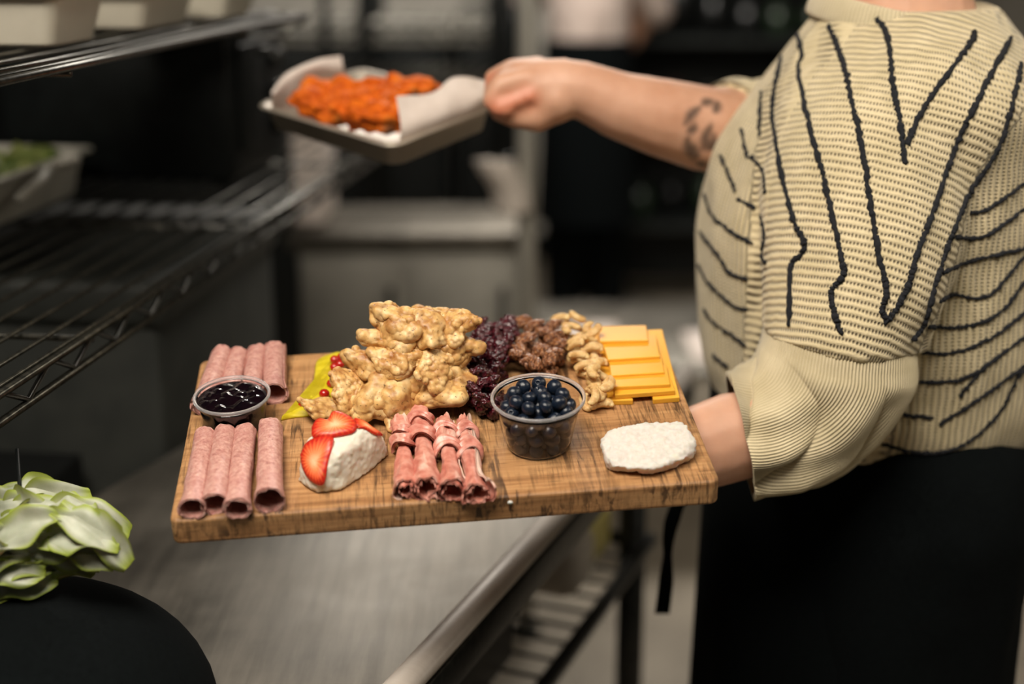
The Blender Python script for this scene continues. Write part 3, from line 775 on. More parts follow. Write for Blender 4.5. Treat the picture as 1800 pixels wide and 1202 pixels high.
# black stripes: raised chenille yarn lying on the knit
M['stripe'] = speck('black_yarn', rgb(12, 14, 20), rgb(30, 32, 38), 500, .95, .6, .0008)
STR = [[(1398, 45), (1411, 97), (1404, 123), (1424, 224), (1447, 307), (1462, 374), (1477, 445), (1483, 482), (1462, 513), (1468, 551), (1479, 586)],
       [(1374, 99), (1359, 180), (1361, 224), (1376, 311), (1395, 385), (1415, 430), (1407, 450), (1391, 470), (1388, 574)],
       [(1456, 45), (1481, 105), (1496, 172), (1514, 254), (1529, 355), (1544, 445), (1558, 509), (1551, 545), (1560, 566)],
       [(1542, 34), (1561, 67), (1569, 142), (1582, 217), (1591, 288)],
       [(1713, 56), (1703, 79), (1630, 180), (1593, 254)],
       [(1776, 67), (1716, 180), (1675, 269), (1642, 367), (1612, 445), (1598, 497), (1577, 540), (1562, 562)],
       [(1795, 112), (1776, 195), (1750, 269), (1705, 337), (1682, 390), (1663, 440), (1644, 497), (1625, 566), (1604, 597)],
       [(1267, 273), (1294, 337)], [(1297, 350), (1328, 365)], [(1239, 341), (1252, 378), (1286, 408), (1323, 428)], [(1230, 408), (1264, 450), (1284, 480), (1315, 490)],
       [(1228, 465), (1246, 497), (1288, 536), (1315, 545)], [(1237, 542), (1254, 566), (1288, 589), (1311, 608)], [(1254, 624), (1280, 645)],
       [(1320, 277), (1340, 299), (1346, 339)], [(1337, 378), (1344, 412), (1340, 452), (1347, 462)], [(1303, 228), (1314, 279)], [(1338, 160), (1335, 240)], [(1374, 26), (1381, 39)], [(1347, 84), (1352, 99)],
       [(1705, 374), (1735, 368), (1800, 322)], [(1679, 417), (1731, 415), (1800, 367)], [(1657, 480), (1705, 459), (1800, 437)], [(1652, 530), (1675, 518), (1736, 520), (1800, 451)],
       [(1631, 574), (1694, 574), (1755, 551), (1800, 497)], [(1617, 620), (1678, 620), (1743, 593), (1800, 551)], [(1587, 671), (1659, 671), (1709, 658), (1800, 593)], [(1686, 696), (1736, 639)],
       [(1556, 727), (1640, 735)], [(1652, 746), (1732, 693), (1800, 643)], [(1525, 773), (1621, 796), (1694, 781), (1755, 727), (1793, 654)]]
for li, pl in enumerate(STR):
    P = spline(np.array(pl, float), max(8, int(sum(math.dist(a, b) for a, b in zip(pl, pl[1:])) / 3.2)))
    W3 = []
    for px, py in P:
        h = hit(sw_bvh, px, py); g = hit(cf_bvh, px, py)
        if g is not None and (h is None or (g[0] - CAM) @ (g[0] - CAM) < (h[0] - CAM) @ (h[0] - CAM)): continue
        if h is not None: W3.append(h[0] + h[1] * .0004)
    if pl[-1][0] >= 1793 and W3 and li > 6:                        # the stripe runs on around the back
        p = W3[-1]; t0 = math.atan2(p[1] - 1.42, p[0] - .385)
        for q in np.arange(t0 + .03, 2.2, .03):
            dv = np.array([math.cos(q), math.sin(q), 0]); zq = p[2] + .012 * (1 - math.cos(2 * (q - t0)))
            r_ = sw_bvh.ray_cast(Vector(np.array([.385, 1.42, zq]) + dv * .6), Vector(-dv))
            if r_[0] is not None: W3.append(np.array(r_[0]) + np.array(r_[1]) * .0004)
    runs, cur = [], []
    for q in W3:
        if cur and np.linalg.norm(q - cur[-1]) > .022: runs.append(cur); cur = []
        cur.append(q)
    runs.append(cur)
    for r in runs:
        if len(r) < 4: continue
        r = np.array(r); r = r + rng.normal(0, .00045, r.shape)
        wd = .0019 if 6 < li < 20 or li > 19 else .0025
        V, F = tube(r, wd * (1 + .25 * rng.standard_normal(len(r)).clip(-1.5, 1.5)), 7); obj('black_stripe', V, F, M['stripe'], sweater)

# ------------------------------------------------------------------ trousers, apron
P = chain([((.39, 1.42, 1.03), .135), ((.39, 1.42, .93), .155)])
for y in (1.335, 1.505):
    P += chain([((.40, y, .95), .13), ((.40, y, .75), .12), ((.39, y, .45), .085), ((.395, y, .12), .072)])
V, F = join(P); V, F, N = remesh(V, F, .012, 6)
V = V + N * (.005 * fbm(V * np.array([1, 1, .5]), 14, 2))[:, None]
obj('trousers', V, F, M['black_cloth'], person)
V = []
zz = np.linspace(1.06, .42, 24); aa = np.radians(np.linspace(62, 298, 60))
for off in (0, .004):
    for z in zz:
        k = (1.06 - z) / .64
        for a in aa:
            rx, ry = .175 + .012 * k - off, .17 + .02 * k - off
            wv = .006 * k * math.sin(9 * a)
            V.append((.385 + (rx + wv) * math.cos(a), 1.42 + (ry + wv) * math.sin(a), z))
n = 60; mz = 24; g0 = grid_faces(mz, n, False); off = mz * n
F = g0 + [tuple(i + off for i in reversed(f)) for f in g0]
for i in range(mz - 1):
    F += [(i * n, (i + 1) * n, (i + 1) * n + off, i * n + off), (i * n + n - 1, i * n + n - 1 + off, (i + 1) * n + n - 1 + off, (i + 1) * n + n - 1)]
for j in range(n - 1):
    F += [(j, j + off, j + 1 + off, j + 1), ((mz - 1) * n + j, (mz - 1) * n + j + 1, (mz - 1) * n + j + 1 + off, (mz - 1) * n + j + off)]
ap = obj('apron', V, F, M['black_cloth'], person)
sp = spline([PY(1215, 850, 1.36), PY(1190, 890, 1.36), PY(1176, 940, 1.355), PY(1173, 985, 1.355), PY(1170, 1030, 1.35), PY(1164, 1078, 1.35)], 40)
T, Nn, Bn = frames(sp); wdt = np.interp(np.linspace(0, 1, 40), [0, .3, .55, .75, 1], [.007, .008, .0045, .0075, .0078])
V = []
for i in range(40):
    for sx, sy in ((-1, -1), (1, -1), (1, 1), (-1, 1)): V.append(sp[i] + np.array([sx * wdt[i], sy * .0012, 0]))
obj('apron_string', V, grid_faces(40, 4, True, True), M['black_cloth'], ap)

# ------------------------------------------------------------------ second person far behind
gx, gy = .28, 5.3
P = chain([((gx, gy, .98), .12), ((gx, gy, 1.2), .12), ((gx, gy, 1.38), .11), ((gx, gy, 1.5), .055), ((gx, gy, 1.55), .05)]) + head_parts((gx, gy - .01, 1.66), (-.5, -1, 0))
for q in (-1, 1):
    w = np.array([gx + q * (.31 if q < 0 else .10), gy + .20, .98]); P += chain([((gx + q * .16, gy, 1.40), .055), ((gx + q * (.29 if q < 0 else .20), gy + .13, 1.16), .040), (w, .028), (w - np.array([0, 0, .06]), .030)])
    for k in range(4): P += chain([(w - np.array([0, .024 - .016 * k, .06]), .014), (w - np.array([q * .01, .026 - .018 * k, .12]), .010), (w - np.array([q * .025, .026 - .018 * k, .155]), .008)])
    P += chain([(w - np.array([0, .02, .03]), .014), (w - np.array([q * .01, .055, .07]), .010), (w - np.array([q * .02, .06, .10]), .008)])
    P += chain([((gx + q * .085, gy, .90), .085), ((gx + q * .09, gy, .48), .055), ((gx + q * .09, gy, .08), .038), ((gx + q * .10, gy - .11, .035), .032)])
V, F = join(P); V, F, N = remesh(V, F, .008, 4)
p2 = obj('person', V, F, M['skin'], label='person far behind in a pale shirt and black apron, standing', cat='person')
P = chain([((gx, gy, 1.03), .15), ((gx, gy, 1.22), .15), ((gx, gy, 1.36), .14)]) + chain([((gx - .15, gy, 1.41), .075), ((gx, gy, 1.44), .08), ((gx + .15, gy, 1.41), .075)])
P += chain([((gx - .16, gy, 1.40), .075), ((gx - .25, gy + .08, 1.21), .06)]) + chain([((gx + .16, gy, 1.40), .075), ((gx + .25, gy + .08, 1.21), .06)])
V, F = join(P); V, F, N = remesh(V, F, .012, 4); V = V + N * (.008 * fbm(V * np.array([2, 1, .5]), 9, 2))[:, None]
obj('shirt', V, F, speck('pale_shirt', rgb(176, 158, 148), rgb(200, 184, 174), 30, .85, .2), p2)
P = chain([((gx, gy, 1.08), .152), ((gx, gy, .95), .158)])
for q in (-1, 1): P += chain([((gx + q * .075, gy, .92), .105), ((gx + q * .08, gy, .5), .085), ((gx + q * .085, gy, .10), .07)])
V, F = join(P); V, F, N = remesh(V, F, .015, 4); obj('trousers', V, F, M['black_cloth'], p2)
S, SF = ico(3); Hh = np.array([gx, gy + .02, 1.70]) + S * np.array([.09, .105, .10]); obj('hair', Hh, SF, speck('dark_hair', rgb(20, 16, 14), rgb(36, 28, 22), 60, .5), p2)
V = [(gx + (.165 + .03 * k) * math.sin(a), gy - (.165 + .02 * k) * math.cos(a), z) for k, z in zip(np.linspace(0, 1, 12), np.linspace(1.12, .45, 12)) for a in np.linspace(-1.5, 1.5, 24)]
F = grid_faces(12, 24, False); V2 = [(x, y + .006, z) for x, y, z in V]
obj('apron', V + V2, F + [tuple(i + 288 for i in reversed(f)) for f in F], M['black_cloth'], p2)

# ================================================================== serving board
mm = NT('oak_board', Roughness=0.55)
g1 = mm.noise(mm.coord(scale=(9, 160, 160)), 1.0, 6, .6, .3)            # grain along the board
g2 = mm.noise(mm.coord(scale=(2.2, 34, 34)), 1.0, 3, .5, .6)
base = mm.ramp(g1, [(0.28, rgb(112, 74, 42)), (0.44, rgb(166, 120, 76)), (0.62, rgb(194, 150, 102)), (0.8, rgb(212, 172, 124))])
base = mm.mix(.35, base, mm.ramp(g2, [(0.3, rgb(126, 80, 42)), (0.7, rgb(206, 160, 110))]))
s1 = mm.noise(mm.coord(scale=(170, 16, 60), rot=(0, 0, -.14)), 1.0, 4, .6, .4)  # saw marks across it
s2 = mm.noise(mm.coord(scale=(22, 14, 30)), 1.0, 3, .5)
saw = mm.math('MULTIPLY', mm.ramp(s1, [(0.50, (0, 0, 0)), (0.60, (1, 1, 1))]), mm.ramp(s2, [(0.42, (0.04,) * 3), (0.60, (1, 1, 1))]))
s3 = mm.noise(mm.coord(scale=(480, 26, 60), rot=(0, 0, -.10)), 1.0, 3, .6, .3); s4 = mm.noise(mm.coord(scale=(9, 12, 10)), 1.0, 2)
saw = mm.math('MAXIMUM', saw, mm.math('MULTIPLY', mm.ramp(s3, [(0.50, (0, 0, 0)), (0.62, (.75,) * 3)]), mm.ramp(s4, [(0.40, (.08,) * 3), (0.58, (1, 1, 1))])))
fl_ = mm.noise(mm.coord(scale=(40, 420, 420)), 1.0, 3, .6)
pores = mm.ramp(fl_, [(0.60, (0, 0, 0)), (0.70, (1, 1, 1))])
c1 = mm.mix(mm.math('MULTIPLY', pores, .45), base, rgb(66, 38, 18))
mm.col(mm.mix(mm.math('MULTIPLY', saw, .82), c1, rgb(42, 24, 12)))
mm.bump(mm.math('SUBTRACT', g1, mm.math('MULTIPLY', saw, .6)), .35, .0012)
M['oak'] = mm.m
bm = bmesh.new()
V0, F0 = box((0, 0, -BT), (BW, BD, 0)); vs = [bm.verts.new(v) for v in V0]
for f in F0: bm.faces.new([vs[i] for i in f])
ve = [e for e in bm.edges if abs(e.verts[0].co.z - e.verts[1].co.z) > .01]
bmesh.ops.bevel(bm, geom=ve, offset=.007, segments=5, profile=.5, affect='EDGES')
he = [e for e in bm.edges if abs(e.calc_face_angle(0)) > .9]
bmesh.ops.bevel(bm, geom=he, offset=.0028, segments=3, profile=.5, affect='EDGES')
bV, bF = bm_out(bm)
bd = bpy.data.objects.new('serving_board', mesh_of('serving_board', bV, bF, M['oak'], False)); COL.objects.link(bd)
bd.matrix_world = BMW(0, 0, 0)
bd.data.polygons.foreach_set('use_smooth', [len(p.vertices) == 4 and p.area < 2e-4 for p in bd.data.polygons])
tag(bd, 'thick rustic oak serving board loaded with meats, cheeses, nuts and berries', 'board')

def WB(V): return B2W(V)

# ------------------------------------------------------------------ rolled ham
mm = NT('ham', Roughness=0.42, Subsurface=0.15)
mm.b.inputs['Subsurface Radius'].default_value = (.006, .002, .0015)
v = mm.coord(); n1 = mm.noise(v, 260, 5, .7); n2 = mm.noise(v, 480, 3, .6); n3 = mm.noise(v, 40, 3)
c1 = mm.ramp(n1, [(0.28, rgb(150, 88, 84)), (0.44, rgb(190, 138, 128)), (0.60, rgb(208, 164, 152)), (0.78, rgb(226, 194, 180))])
c1 = mm.mix(mm.ramp(n2, [(0.63, (0, 0, 0)), (0.72, (.75,) * 3)]), c1, rgb(112, 46, 44))
mm.col(mm.mix(mm.ramp(n3, [(0.4, (0, 0, 0)), (0.7, (.3,) * 3)]), c1, rgb(176, 112, 106))); mm.bump(mm.math('ADD', n1, n2), .4, .0008)
M['ham'] = mm.m
def roll(p0, p1, R, seed, turns=1.9, thick=.0011, nl=40, nt=110, wob=.0005, flare=.0006, rag=.0022, squash=.95, start=0.0, rin=.62, name='ham_roll', mat=None, label='', group='', cat='ham', extra=None):
    """a thin slice rolled up into a tube; p0 near end, p1 far end on the board (u, v)"""
    p0, p1 = np.array([*p0[:2], 0]), np.array([*p1[:2], 0]); d = p1 - p0; Ln = np.linalg.norm(d); d = d / Ln; sd_ = np.array([d[1], -d[0], 0])
    ang = start + np.linspace(0, turns * 2 * math.pi, nt); k = np.linspace(0, 1, nt)
    rad = R * (rin + (1 - rin) * k ** .8)
    sides = []
    for o in (0, thick):
        X = []
        for i in range(nl):
            s = i / (nl - 1)
            cs = np.stack([np.cos(ang), np.sin(ang), np.full(nt, s * 5 + seed)], 1)
            r = rad + wob * fbm(np.stack([np.cos(ang) + k * .3, np.sin(ang), np.full(nt, s * 4.0)], 1), 1.6, seed, 2) + flare * math.exp(-(s / .12) ** 2) * 3 - o
            if extra is not None: r = r * extra(s, ang, k)
            ax = s * Ln + (rag * fbm(np.stack([np.cos(ang), np.sin(ang), k * 2], 1), 2.2, seed + 3, 3) if True else 0) * (abs(2 * s - 1) ** 6) * (1 if s < .5 else 1.3)
            X.append(p0 + ax[:, None] * d + (r * np.cos(ang))[:, None] * sd_ + (R * squash + r * np.sin(ang) * squash)[:, None] * np.array([0, 0, 1.0]))
        sides.append(np.array(X).reshape(-1, 3))
    g = grid_faces(nl, nt, False); off = nl * nt
    F = g + [tuple(i + off for i in reversed(f)) for f in g]
    for i in range(nl - 1): F += [(i * nt, i * nt + off, (i + 1) * nt + off, (i + 1) * nt), (i * nt + nt - 1, (i + 1) * nt + nt - 1, (i + 1) * nt + nt - 1 + off, i * nt + nt - 1 + off)]
    for j in range(nt - 1): F += [(j, j + 1, j + 1 + off, j + off), ((nl - 1) * nt + j, (nl - 1) * nt + j + off, (nl - 1) * nt + j + 1 + off, (nl - 1) * nt + j + 1)]
    V = np.concatenate(sides); V[:, 2] = np.maximum(V[:, 2], .0003)
    kk = np.tile(np.tile(k, nl), 2); ss = np.tile(np.repeat(np.linspace(0, 1, nl), nt), 2)
    return obj(name, WB(V), F, mat, label=label, cat=cat, group=group, attrs={'sheet': np.stack([kk, ss, np.full(len(kk), seed * 1.0)], 1)})
hr = .0098
HAM = [((337, 893), (361, 762), .0096, 'ham roll at the outer left of the front row by the board edge'), ((377, 886), (396, 760), .0094, 'second ham roll from the left in the front row'),
       ((417, 893), (431, 757), .0096, 'third ham roll from the left in the front row, its end flap open'), ((473, 881), (475, 752), .0105, 'rightmost ham roll of the front row with a round open end')]
for i, (a, b, r, lab) in enumerate(HAM):
    roll(PB(*a, r), PB(*b, r), r, i + 1, start=[2.6, 1.0, -.3, .2][i], squash=[.86, .95, .88, 1][i], rin=[.80, .84, .72, .88][i], turns=[1.5, 1.4, 1.6, 1.35][i], rag=.0014, name='ham_roll', mat=M['ham'], label='mottled pink ' + lab, group='ham rolls, front row')
HAM2 = [((358, 712), (391, 622), .0100, 'leftmost ham roll of the back row behind the jam cup'), ((396, 712), (421, 621), .0092, 'second ham roll from the left in the back row'),
        ((439, 708), (453, 617), .0096, 'third ham roll from the left in the back row'), ((482, 692), (483, 613), .0104, 'rightmost ham roll of the back row behind the jam cup')]
for i, (a, b, r, lab) in enumerate(HAM2):
    roll(PB(*a, r), PB(*b, r), r, i + 11, start=i, rin=.75, turns=1.6, name='ham_roll', mat=M['ham'], label='mottled pink ' + lab, group='ham rolls, back row')

# ------------------------------------------------------------------ plastic cups
def cup(bu, bv, rb, rt, H, label, nm_='portion_cup'):
    t = .0007; o = B2W((bu, bv, 0))
    root = thing(nm_, o, label, 'cup')
    prof = [(0, .0004), (rb - .003, .0004), (rb - .0008, .0012), (rb, .003)]
    for k in np.linspace(.1, .82, 5): prof.append((rb + (rt - .0035 - rb) * k, .003 + (H - .003) * k))
    prof += [(rt - .0030, H * .86), (rt - .0026, H - .003)]
    inner = [(r - t if r > t else 0, z + (t if i < 3 else 0)) for i, (r, z) in enumerate(prof)]
    full = prof + inner[::-1]
    V, F = lathe(full, 64); obj('cup_body', WB(V + np.array([bu, bv, 0])), F, M['clear_plastic'], root, recalc=True)
    rim = [(rt - .0031, H - .0026), (rt - .0016, H - .0030), (rt - .0006, H - .0022), (rt - .0006, H - .0008), (rt - .0012, H), (rt - .0024, H), (rt - .0031, H - .001)]
    V, F = lathe(rim, 64, True); obj('rim', WB(V + np.array([bu, bv, 0])), F, M['cup_rim'], root, recalc=True)
    return root
mm = NT('cup_rim', Base_Color=(.95, .93, .94, 1), Roughness=.2, Transmission=.82, IOR=1.35); M['cup_rim'] = mm.m
jb = PB(414, 745, 0); JH = .029; JR = .0325
cup(jb[0], jb[1], .0255, JR, JH, 'clear plastic cup of dark jam between the ham rolls')
V, F = lathe([(0, 0.0012)] + [(.0244 * q, .0012) for q in (.5, 1)] + [(.0246 + (JR - .0042 - .0246) * k, .0014 + (JH - .0055) * k) for k in np.linspace(.1, 1, 8)], 72)
n0 = len(V)
rr = JR - .0042 - .0
top = []
RN = 26
for i in range(RN + 1):
    r = (JR - .0044) * (1 - i / RN)
    for t in np.linspace(0, 2 * math.pi, 72, endpoint=False): top.append((r * math.cos(t), r * math.sin(t), .0014 + JH - .0055))
top = np.array(top); e = 1 - (np.hypot(top[:, 0], top[:, 1]) / (JR - .0044)) ** 6
w = worley(top * np.array([1, 1, 0]), 150, 3)
top[:, 2] += e * (.0022 * fbm(top, 90, 5, 2) + .0028 * np.clip(.75 - w, 0, 1) + .001)
V = np.concatenate([V, top]); F = F + [tuple(i + n0 for i in f) for f in grid_faces(RN + 1, 72)]
F += [((n0 - 72) + j, (n0 - 72) + (j + 1) % 72, n0 + (j + 1) % 72, n0 + j) for j in range(72)]
M['jam'] = speck('dark_jam', rgb(8, 4, 8), rgb(18, 6, 12), 120, .12, .2, .0006, Coat=.6)
obj('jam', WB(V + np.array([jb[0], jb[1], 0])), F, M['jam'], label='glossy near-black berry jam filling the plastic cup', cat='jam')

cb = PB(947, 781, 0); CH = .0455; CR = .0385; CB = .0262
cup(cb[0], cb[1], CB, CR, CH, 'clear plastic cup heaped with blueberries')
mm = NT('blueberry', Roughness=0.33)
v = mm.coord(); n1 = mm.noise(v, 120, 4); z = mm.sep(v)[2]
bl = mm.ramp(n1, [(0.35, rgb(7, 11, 20)), (0.55, rgb(16, 26, 42)), (0.78, rgb(62, 82, 106))])
mm.col(bl); mm.rough(mm.ramp(n1, [(0.35, (.16,) * 3), (0.7, (.4,) * 3)])); mm.bump(n1, .15, .0004); M['blueberry'] = mm.m
V, F = ico(4); V = V * np.array([1, 1, .9])
rho = np.hypot(V[:, 0], V[:, 1]); an = np.arctan2(V[:, 1], V[:, 0])
crown = (V[:, 2] > 0) * (np.exp(-((rho - .30) / .09) ** 2) * (.10 + .05 * np.cos(5 * an)) - .22 * np.exp(-(rho / .22) ** 2))
V[:, 2] += crown
bb = mesh_of('blueberry', V, F, M['blueberry'])
placed = []
def rand_rot(): return Euler((random.uniform(0, 6.28), random.uniform(0, 6.28), random.uniform(0, 6.28))).to_matrix()
def tilt_rot(mx=1.2): return Euler((random.uniform(-mx, mx), random.uniform(-mx, mx), random.uniform(0, 6.28))).to_matrix()
def drop(u, v, r, tight=.92):
    h = r
    for (a, b, c_, s) in placed:
        d2 = (u - a) ** 2 + (v - b) ** 2; m2 = ((r + s) * tight) ** 2
        if d2 < m2: h = max(h, c_ + math.sqrt(m2 - d2))
    return h
z_ = .0062; lay = 0
while z_ < CH + .004:
    wall = CB - .0012 + (CR - .0042 - CB) * min(1, z_ / CH); r0 = .0062; rl = wall - r0 - .0004
    if z_ > CH - .004: rl -= .006 * (z_ - CH + .004) / .006 + .003
    while rl > -.004:
        nn_ = max(1, int(2 * math.pi * max(rl, 0) / (2.02 * r0))); ph = random.uniform(0, 6.28)
        for q in range(nn_):
            if lay >= 4 and random.random() < .12: continue
            a = ph + 2 * math.pi * q / nn_; r = random.uniform(.0056, .0066)
            placed.append((cb[0] + max(rl, 0) * math.cos(a), cb[1] + max(rl, 0) * math.sin(a), z_ + random.uniform(-.0012, .0016) * (lay > 0), r))
        rl -= 2.0 * r0
    z_ += .0098; lay += 1
for (u, v_, h, r) in placed:
    inst('blueberry', bb, BMW(u, v_, h, tilt_rot(), r), 'round dark blueberry in the clear plastic cup', 'blueberry', 'blueberries in the plastic cup')

# ------------------------------------------------------------------ mustard and red berries
M['mustard'] = speck('yellow_mustard', rgb(196, 176, 22), rgb(222, 204, 52), 90, .38, .3, .001)
poly = [(494, 740), (508, 722), (528, 702), (548, 688), (552, 660), (556, 636), (572, 626), (598, 620), (612, 626), (604, 650), (598, 672), (590, 700), (570, 722), (548, 732), (520, 735)]
pg = spline(np.array(poly + [poly[0]], float), 90)[:-1]
C2 = np.array([PB(x, y) for x, y in pg]); cen = np.array([PB(566, 690)])[0]
mid = np.array([PB(x, y) for x, y in spline(np.array([(500, 737), (535, 716), (566, 690), (578, 660), (590, 630)], float), 90)])
Vm = []
for k in np.linspace(0, 1, 12):
    for p in C2:
        q = mid[np.argmin(((mid - p) ** 2).sum(1))]
        w = p + (q - p) * k; Vm.append((w[0], w[1], .0002 + .0035 * math.sqrt(min(1, k * 1.5))))
Vm = np.array(Vm); Vm[:, 2] += .0011 * fbm(Vm * np.array([1, 1, 0]), 140, 4, 3) * np.clip(Vm[:, 2] / .003, 0, 1); Vm[:, 2] = np.maximum(Vm[:, 2], .0001)
obj('mustard_smear', WB(Vm), grid_faces(12, len(C2), True, True), M['mustard'], label='bright yellow mustard smear on the board under the pork rinds', cat='mustard')
M['redberry'] = speck('red_berry', rgb(150, 18, 14), rgb(196, 40, 28), 200, .15, .1, .0005, Coat=.5)
V, F = ico(3); V = V * np.array([1, 1, .92]); rb = mesh_of('red_berry', V, F, M['redberry'])
for (px, py, r, h) in ((588, 632, .0042, .007), (600, 628, .0042, .008), (609, 634, .0042, .008), (598, 640, .0042, .008), (588, 645, .0042, .007), (594, 655, .0042, .007), (586, 658, .004, .006), (582, 674, .004, .006), (570, 692, .0046, .0055), (531, 710, .0034, .004), (614, 627, .0042, .006)):
    u, v_, _ = PB(px, py, h); inst('red_berry', rb, BMW(u, v_, h, None, r), 'tiny glossy red berry lying on the yellow mustard', 'berry', 'red berries on the mustard')

# ------------------------------------------------------------------ pork rinds
mm = NT('pork_rind', Roughness=0.45, Subsurface=.08)
mm.b.inputs['Subsurface Radius'].default_value = (.004, .002, .001)
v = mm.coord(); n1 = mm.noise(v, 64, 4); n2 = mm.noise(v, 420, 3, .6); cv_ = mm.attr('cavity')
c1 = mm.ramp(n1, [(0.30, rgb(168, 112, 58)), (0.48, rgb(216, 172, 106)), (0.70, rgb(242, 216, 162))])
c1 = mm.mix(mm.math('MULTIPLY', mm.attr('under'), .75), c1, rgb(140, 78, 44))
c1 = mm.mix(mm.math('MULTIPLY', cv_, .7), c1, rgb(138, 82, 34))  # bubble creases darkened: browning with crease shade put into the colour
mm.col(mm.mix(mm.ramp(n2, [(0.62, (0, 0, 0)), (0.69, (.8,) * 3)]), c1, rgb(84, 50, 22))); mm.bump(n2, .3, .0006); M['rind'] = mm.m
def rind(px, py, h, sx, sy, sz, rz, tx, ty, seed, curl, label):
    V, F = ico(6 if seed in (2, 6, 8, 10, 11, 13) else 5)
    S = V.copy()
    cup_ = S[:, 2] < 0
    V = S * np.array([sx, sy, sz]) * .95
    big = fbm(S, 1.5, seed, 2)
    V *= (1 + .24 * big)[:, None]
    V[:, 2] += np.where(S[:, 2] < 0, .9 * sz * np.clip(1 - S[:, 0] ** 2 - S[:, 1] ** 2, 0, 1), 0)
    # lobed outline, curled sheet
    an = np.arctan2(S[:, 1], S[:, 0]); V[:, :2] *= (1 + .14 * np.sin(3 * an + seed) + .09 * np.sin(5 * an + 2 * seed))[:, None]
    V[:, 2] += curl * ((V[:, 0] / sx) ** 2 * sx * .5 - (V[:, 1] / sy) ** 2 * sy * .35)
    V[:, 2] -= cup_ * 0
    N = vnormals(V, F)
    w = worley(V, 210 + 40 * math.sin(seed), seed); bub = np.sqrt(np.clip(.62 - w * w, 0, 1))
    w2 = worley(V, 90, seed + 5); lump = np.clip(.8 - w2, 0, 1)
    V = V + N * (.0021 * bub + .0020 * lump + .0022 * fbm(V, 60, seed, 2))[:, None]
    R = np.array(Euler((tx, ty, rz)).to_matrix()); V = V @ R.T
    c = PB(px, py, h); V = V + c
    V[:, 2] = np.maximum(V[:, 2], .0008)
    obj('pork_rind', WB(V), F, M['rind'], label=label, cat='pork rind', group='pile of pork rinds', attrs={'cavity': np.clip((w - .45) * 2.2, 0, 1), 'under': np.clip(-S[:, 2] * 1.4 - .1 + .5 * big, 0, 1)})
RIND = [
 (570, 716, .011, .021, .012, .0052, .35, .35, .25, 1, .3, 'flat brownish pork rind pointing left over the mustard'),
 (618, 690, .022, .021, .023, .0085, .4, .75, .15, 2, .3, 'large bubbly pork rind at the front left of the pile behind the strawberry'),
 (652, 712, .014, .018, .016, .011, .2, .2, 0, 3, .2, 'small pork rind at the foot of the pile behind the goat cheese'),
 (648, 641, .040, .020, .0115, .0095, -.75, .35, .2, 4, .35, 'elongated pork rind leaning at the left middle of the pile'),
 (690, 700, .020, .020, .024, .012, .2, .9, .3, 5, -.3, 'dark orange-brown pork rind deep in the middle of the pile'),
 (692, 636, .045, .021, .0145, .011, -.25, .35, .1, 6, .4, 'plump rounded pork rind in the centre of the pile'),
 (778, 672, .026, .026, .019, .010, .2, .55, -.1, 7, -.5, 'wide curled pork rind at the lower right of the pile'),
 (765, 636, .043, .024, .024, .0095, .6, .7, .1, 8, .3, 'broad flat pork rind at the right middle of the pile'),
 (735, 680, .020, .018, .018, .012, .4, .3, .1, 9, .2, 'shaded pork rind in the hollow of the pile'),
 (690, 601, .056, .024, .0125, .011, -.35, .35, .1, 10, .35, 'long pork rind lying under the topmost piece at the upper left'),
 (697, 566, .072, .021, .0155, .010, -.5, .5, .2, 11, .5, 'topmost pork rind with a pointed left corner'),
 (752, 582, .066, .017, .018, .012, .2, .6, 0, 12, -.4, 'folded pork rind with a browned hollow at the top centre'),
 (795, 575, .064, .023, .0165, .011, -.4, .5, -.15, 13, .4, 'puffed pork rind at the top right of the pile'),
 (800, 612, .048, .018, .014, .011, .2, .5, 0, 14, .3, 'pork rind under the top right piece beside the cranberries'),
 (740, 560, .060, .012, .010, .010, 0, .3, 0, 15, .2, 'small knobbly pork rind peeking out at the top of the pile'),
 (715, 640, .020, .024, .022, .016, .3, .3, 0, 16, .2, 'hidden pork rind supporting the middle of the pile'),
 (780, 640, .018, .022, .022, .016, .3, .3, 0, 17, .2, 'hidden pork rind supporting the right of the pile')]
for r in RIND: rind(*r)

# ------------------------------------------------------------------ cheeses
def cheese(name, P, label, seed, amp, mat, cat='cheese', sm=10, vox=.0014):
    V, F = hull([np.array(p) for p in P]); V, F, N = remesh(V, F, vox, sm, .6)
    V = V + N * (amp * fbm(V, 130, seed, 3) + amp * .9 * fbm(V, 420, seed + 2, 2))[:, None]; V[:, 2] = np.maximum(V[:, 2], .0002)
    return obj(name, WB(V), F, mat, label=label, cat=cat), WB(V), F
M['goat'] = speck('goat_cheese', rgb(216, 206, 188), rgb(230, 221, 206), 60, .6, .35, .0008, Subsurface=.15)
def at(px, py, h):
    return PB(px, py, h)
gp = [at(524, 846, .001), at(556, 868, .001), at(600, 862, .001), at(640, 838, .001), at(682, 800, .001), at(672, 772, .001), at(600, 790, .001), at(540, 800, .001),
      at(534, 786, .026), at(548, 764, .034), at(590, 752, .038), at(640, 752, .036), at(668, 762, .027), at(676, 776, .016), at(556, 846, .013), at(528, 820, .016), at(596, 800, .030), at(570, 856, .006)]
ch, gV, gF = cheese('goat_cheese', gp, 'white goat cheese wedge topped with strawberry slices', 3, .0007, M['goat'])
g_bvh = BVHTree.FromPolygons([tuple(x) for x in gV], gF)
mm = NT('white_curd', Roughness=0.6, Subsurface=.2); v = mm.coord(); n1 = mm.noise(v, 40, 3); n2 = mm.noise(v, 300, 3)
mm.col(mm.mix(mm.ramp(n1, [(0.62, (0, 0, 0)), (0.74, (.5,) * 3)]), mm.ramp(n2, [(0.3, rgb(206, 197, 188)), (0.7, rgb(219, 211, 204))]), rgb(206, 208, 150))); mm.bump(n2, .4, .0008); M['curd'] = mm.m
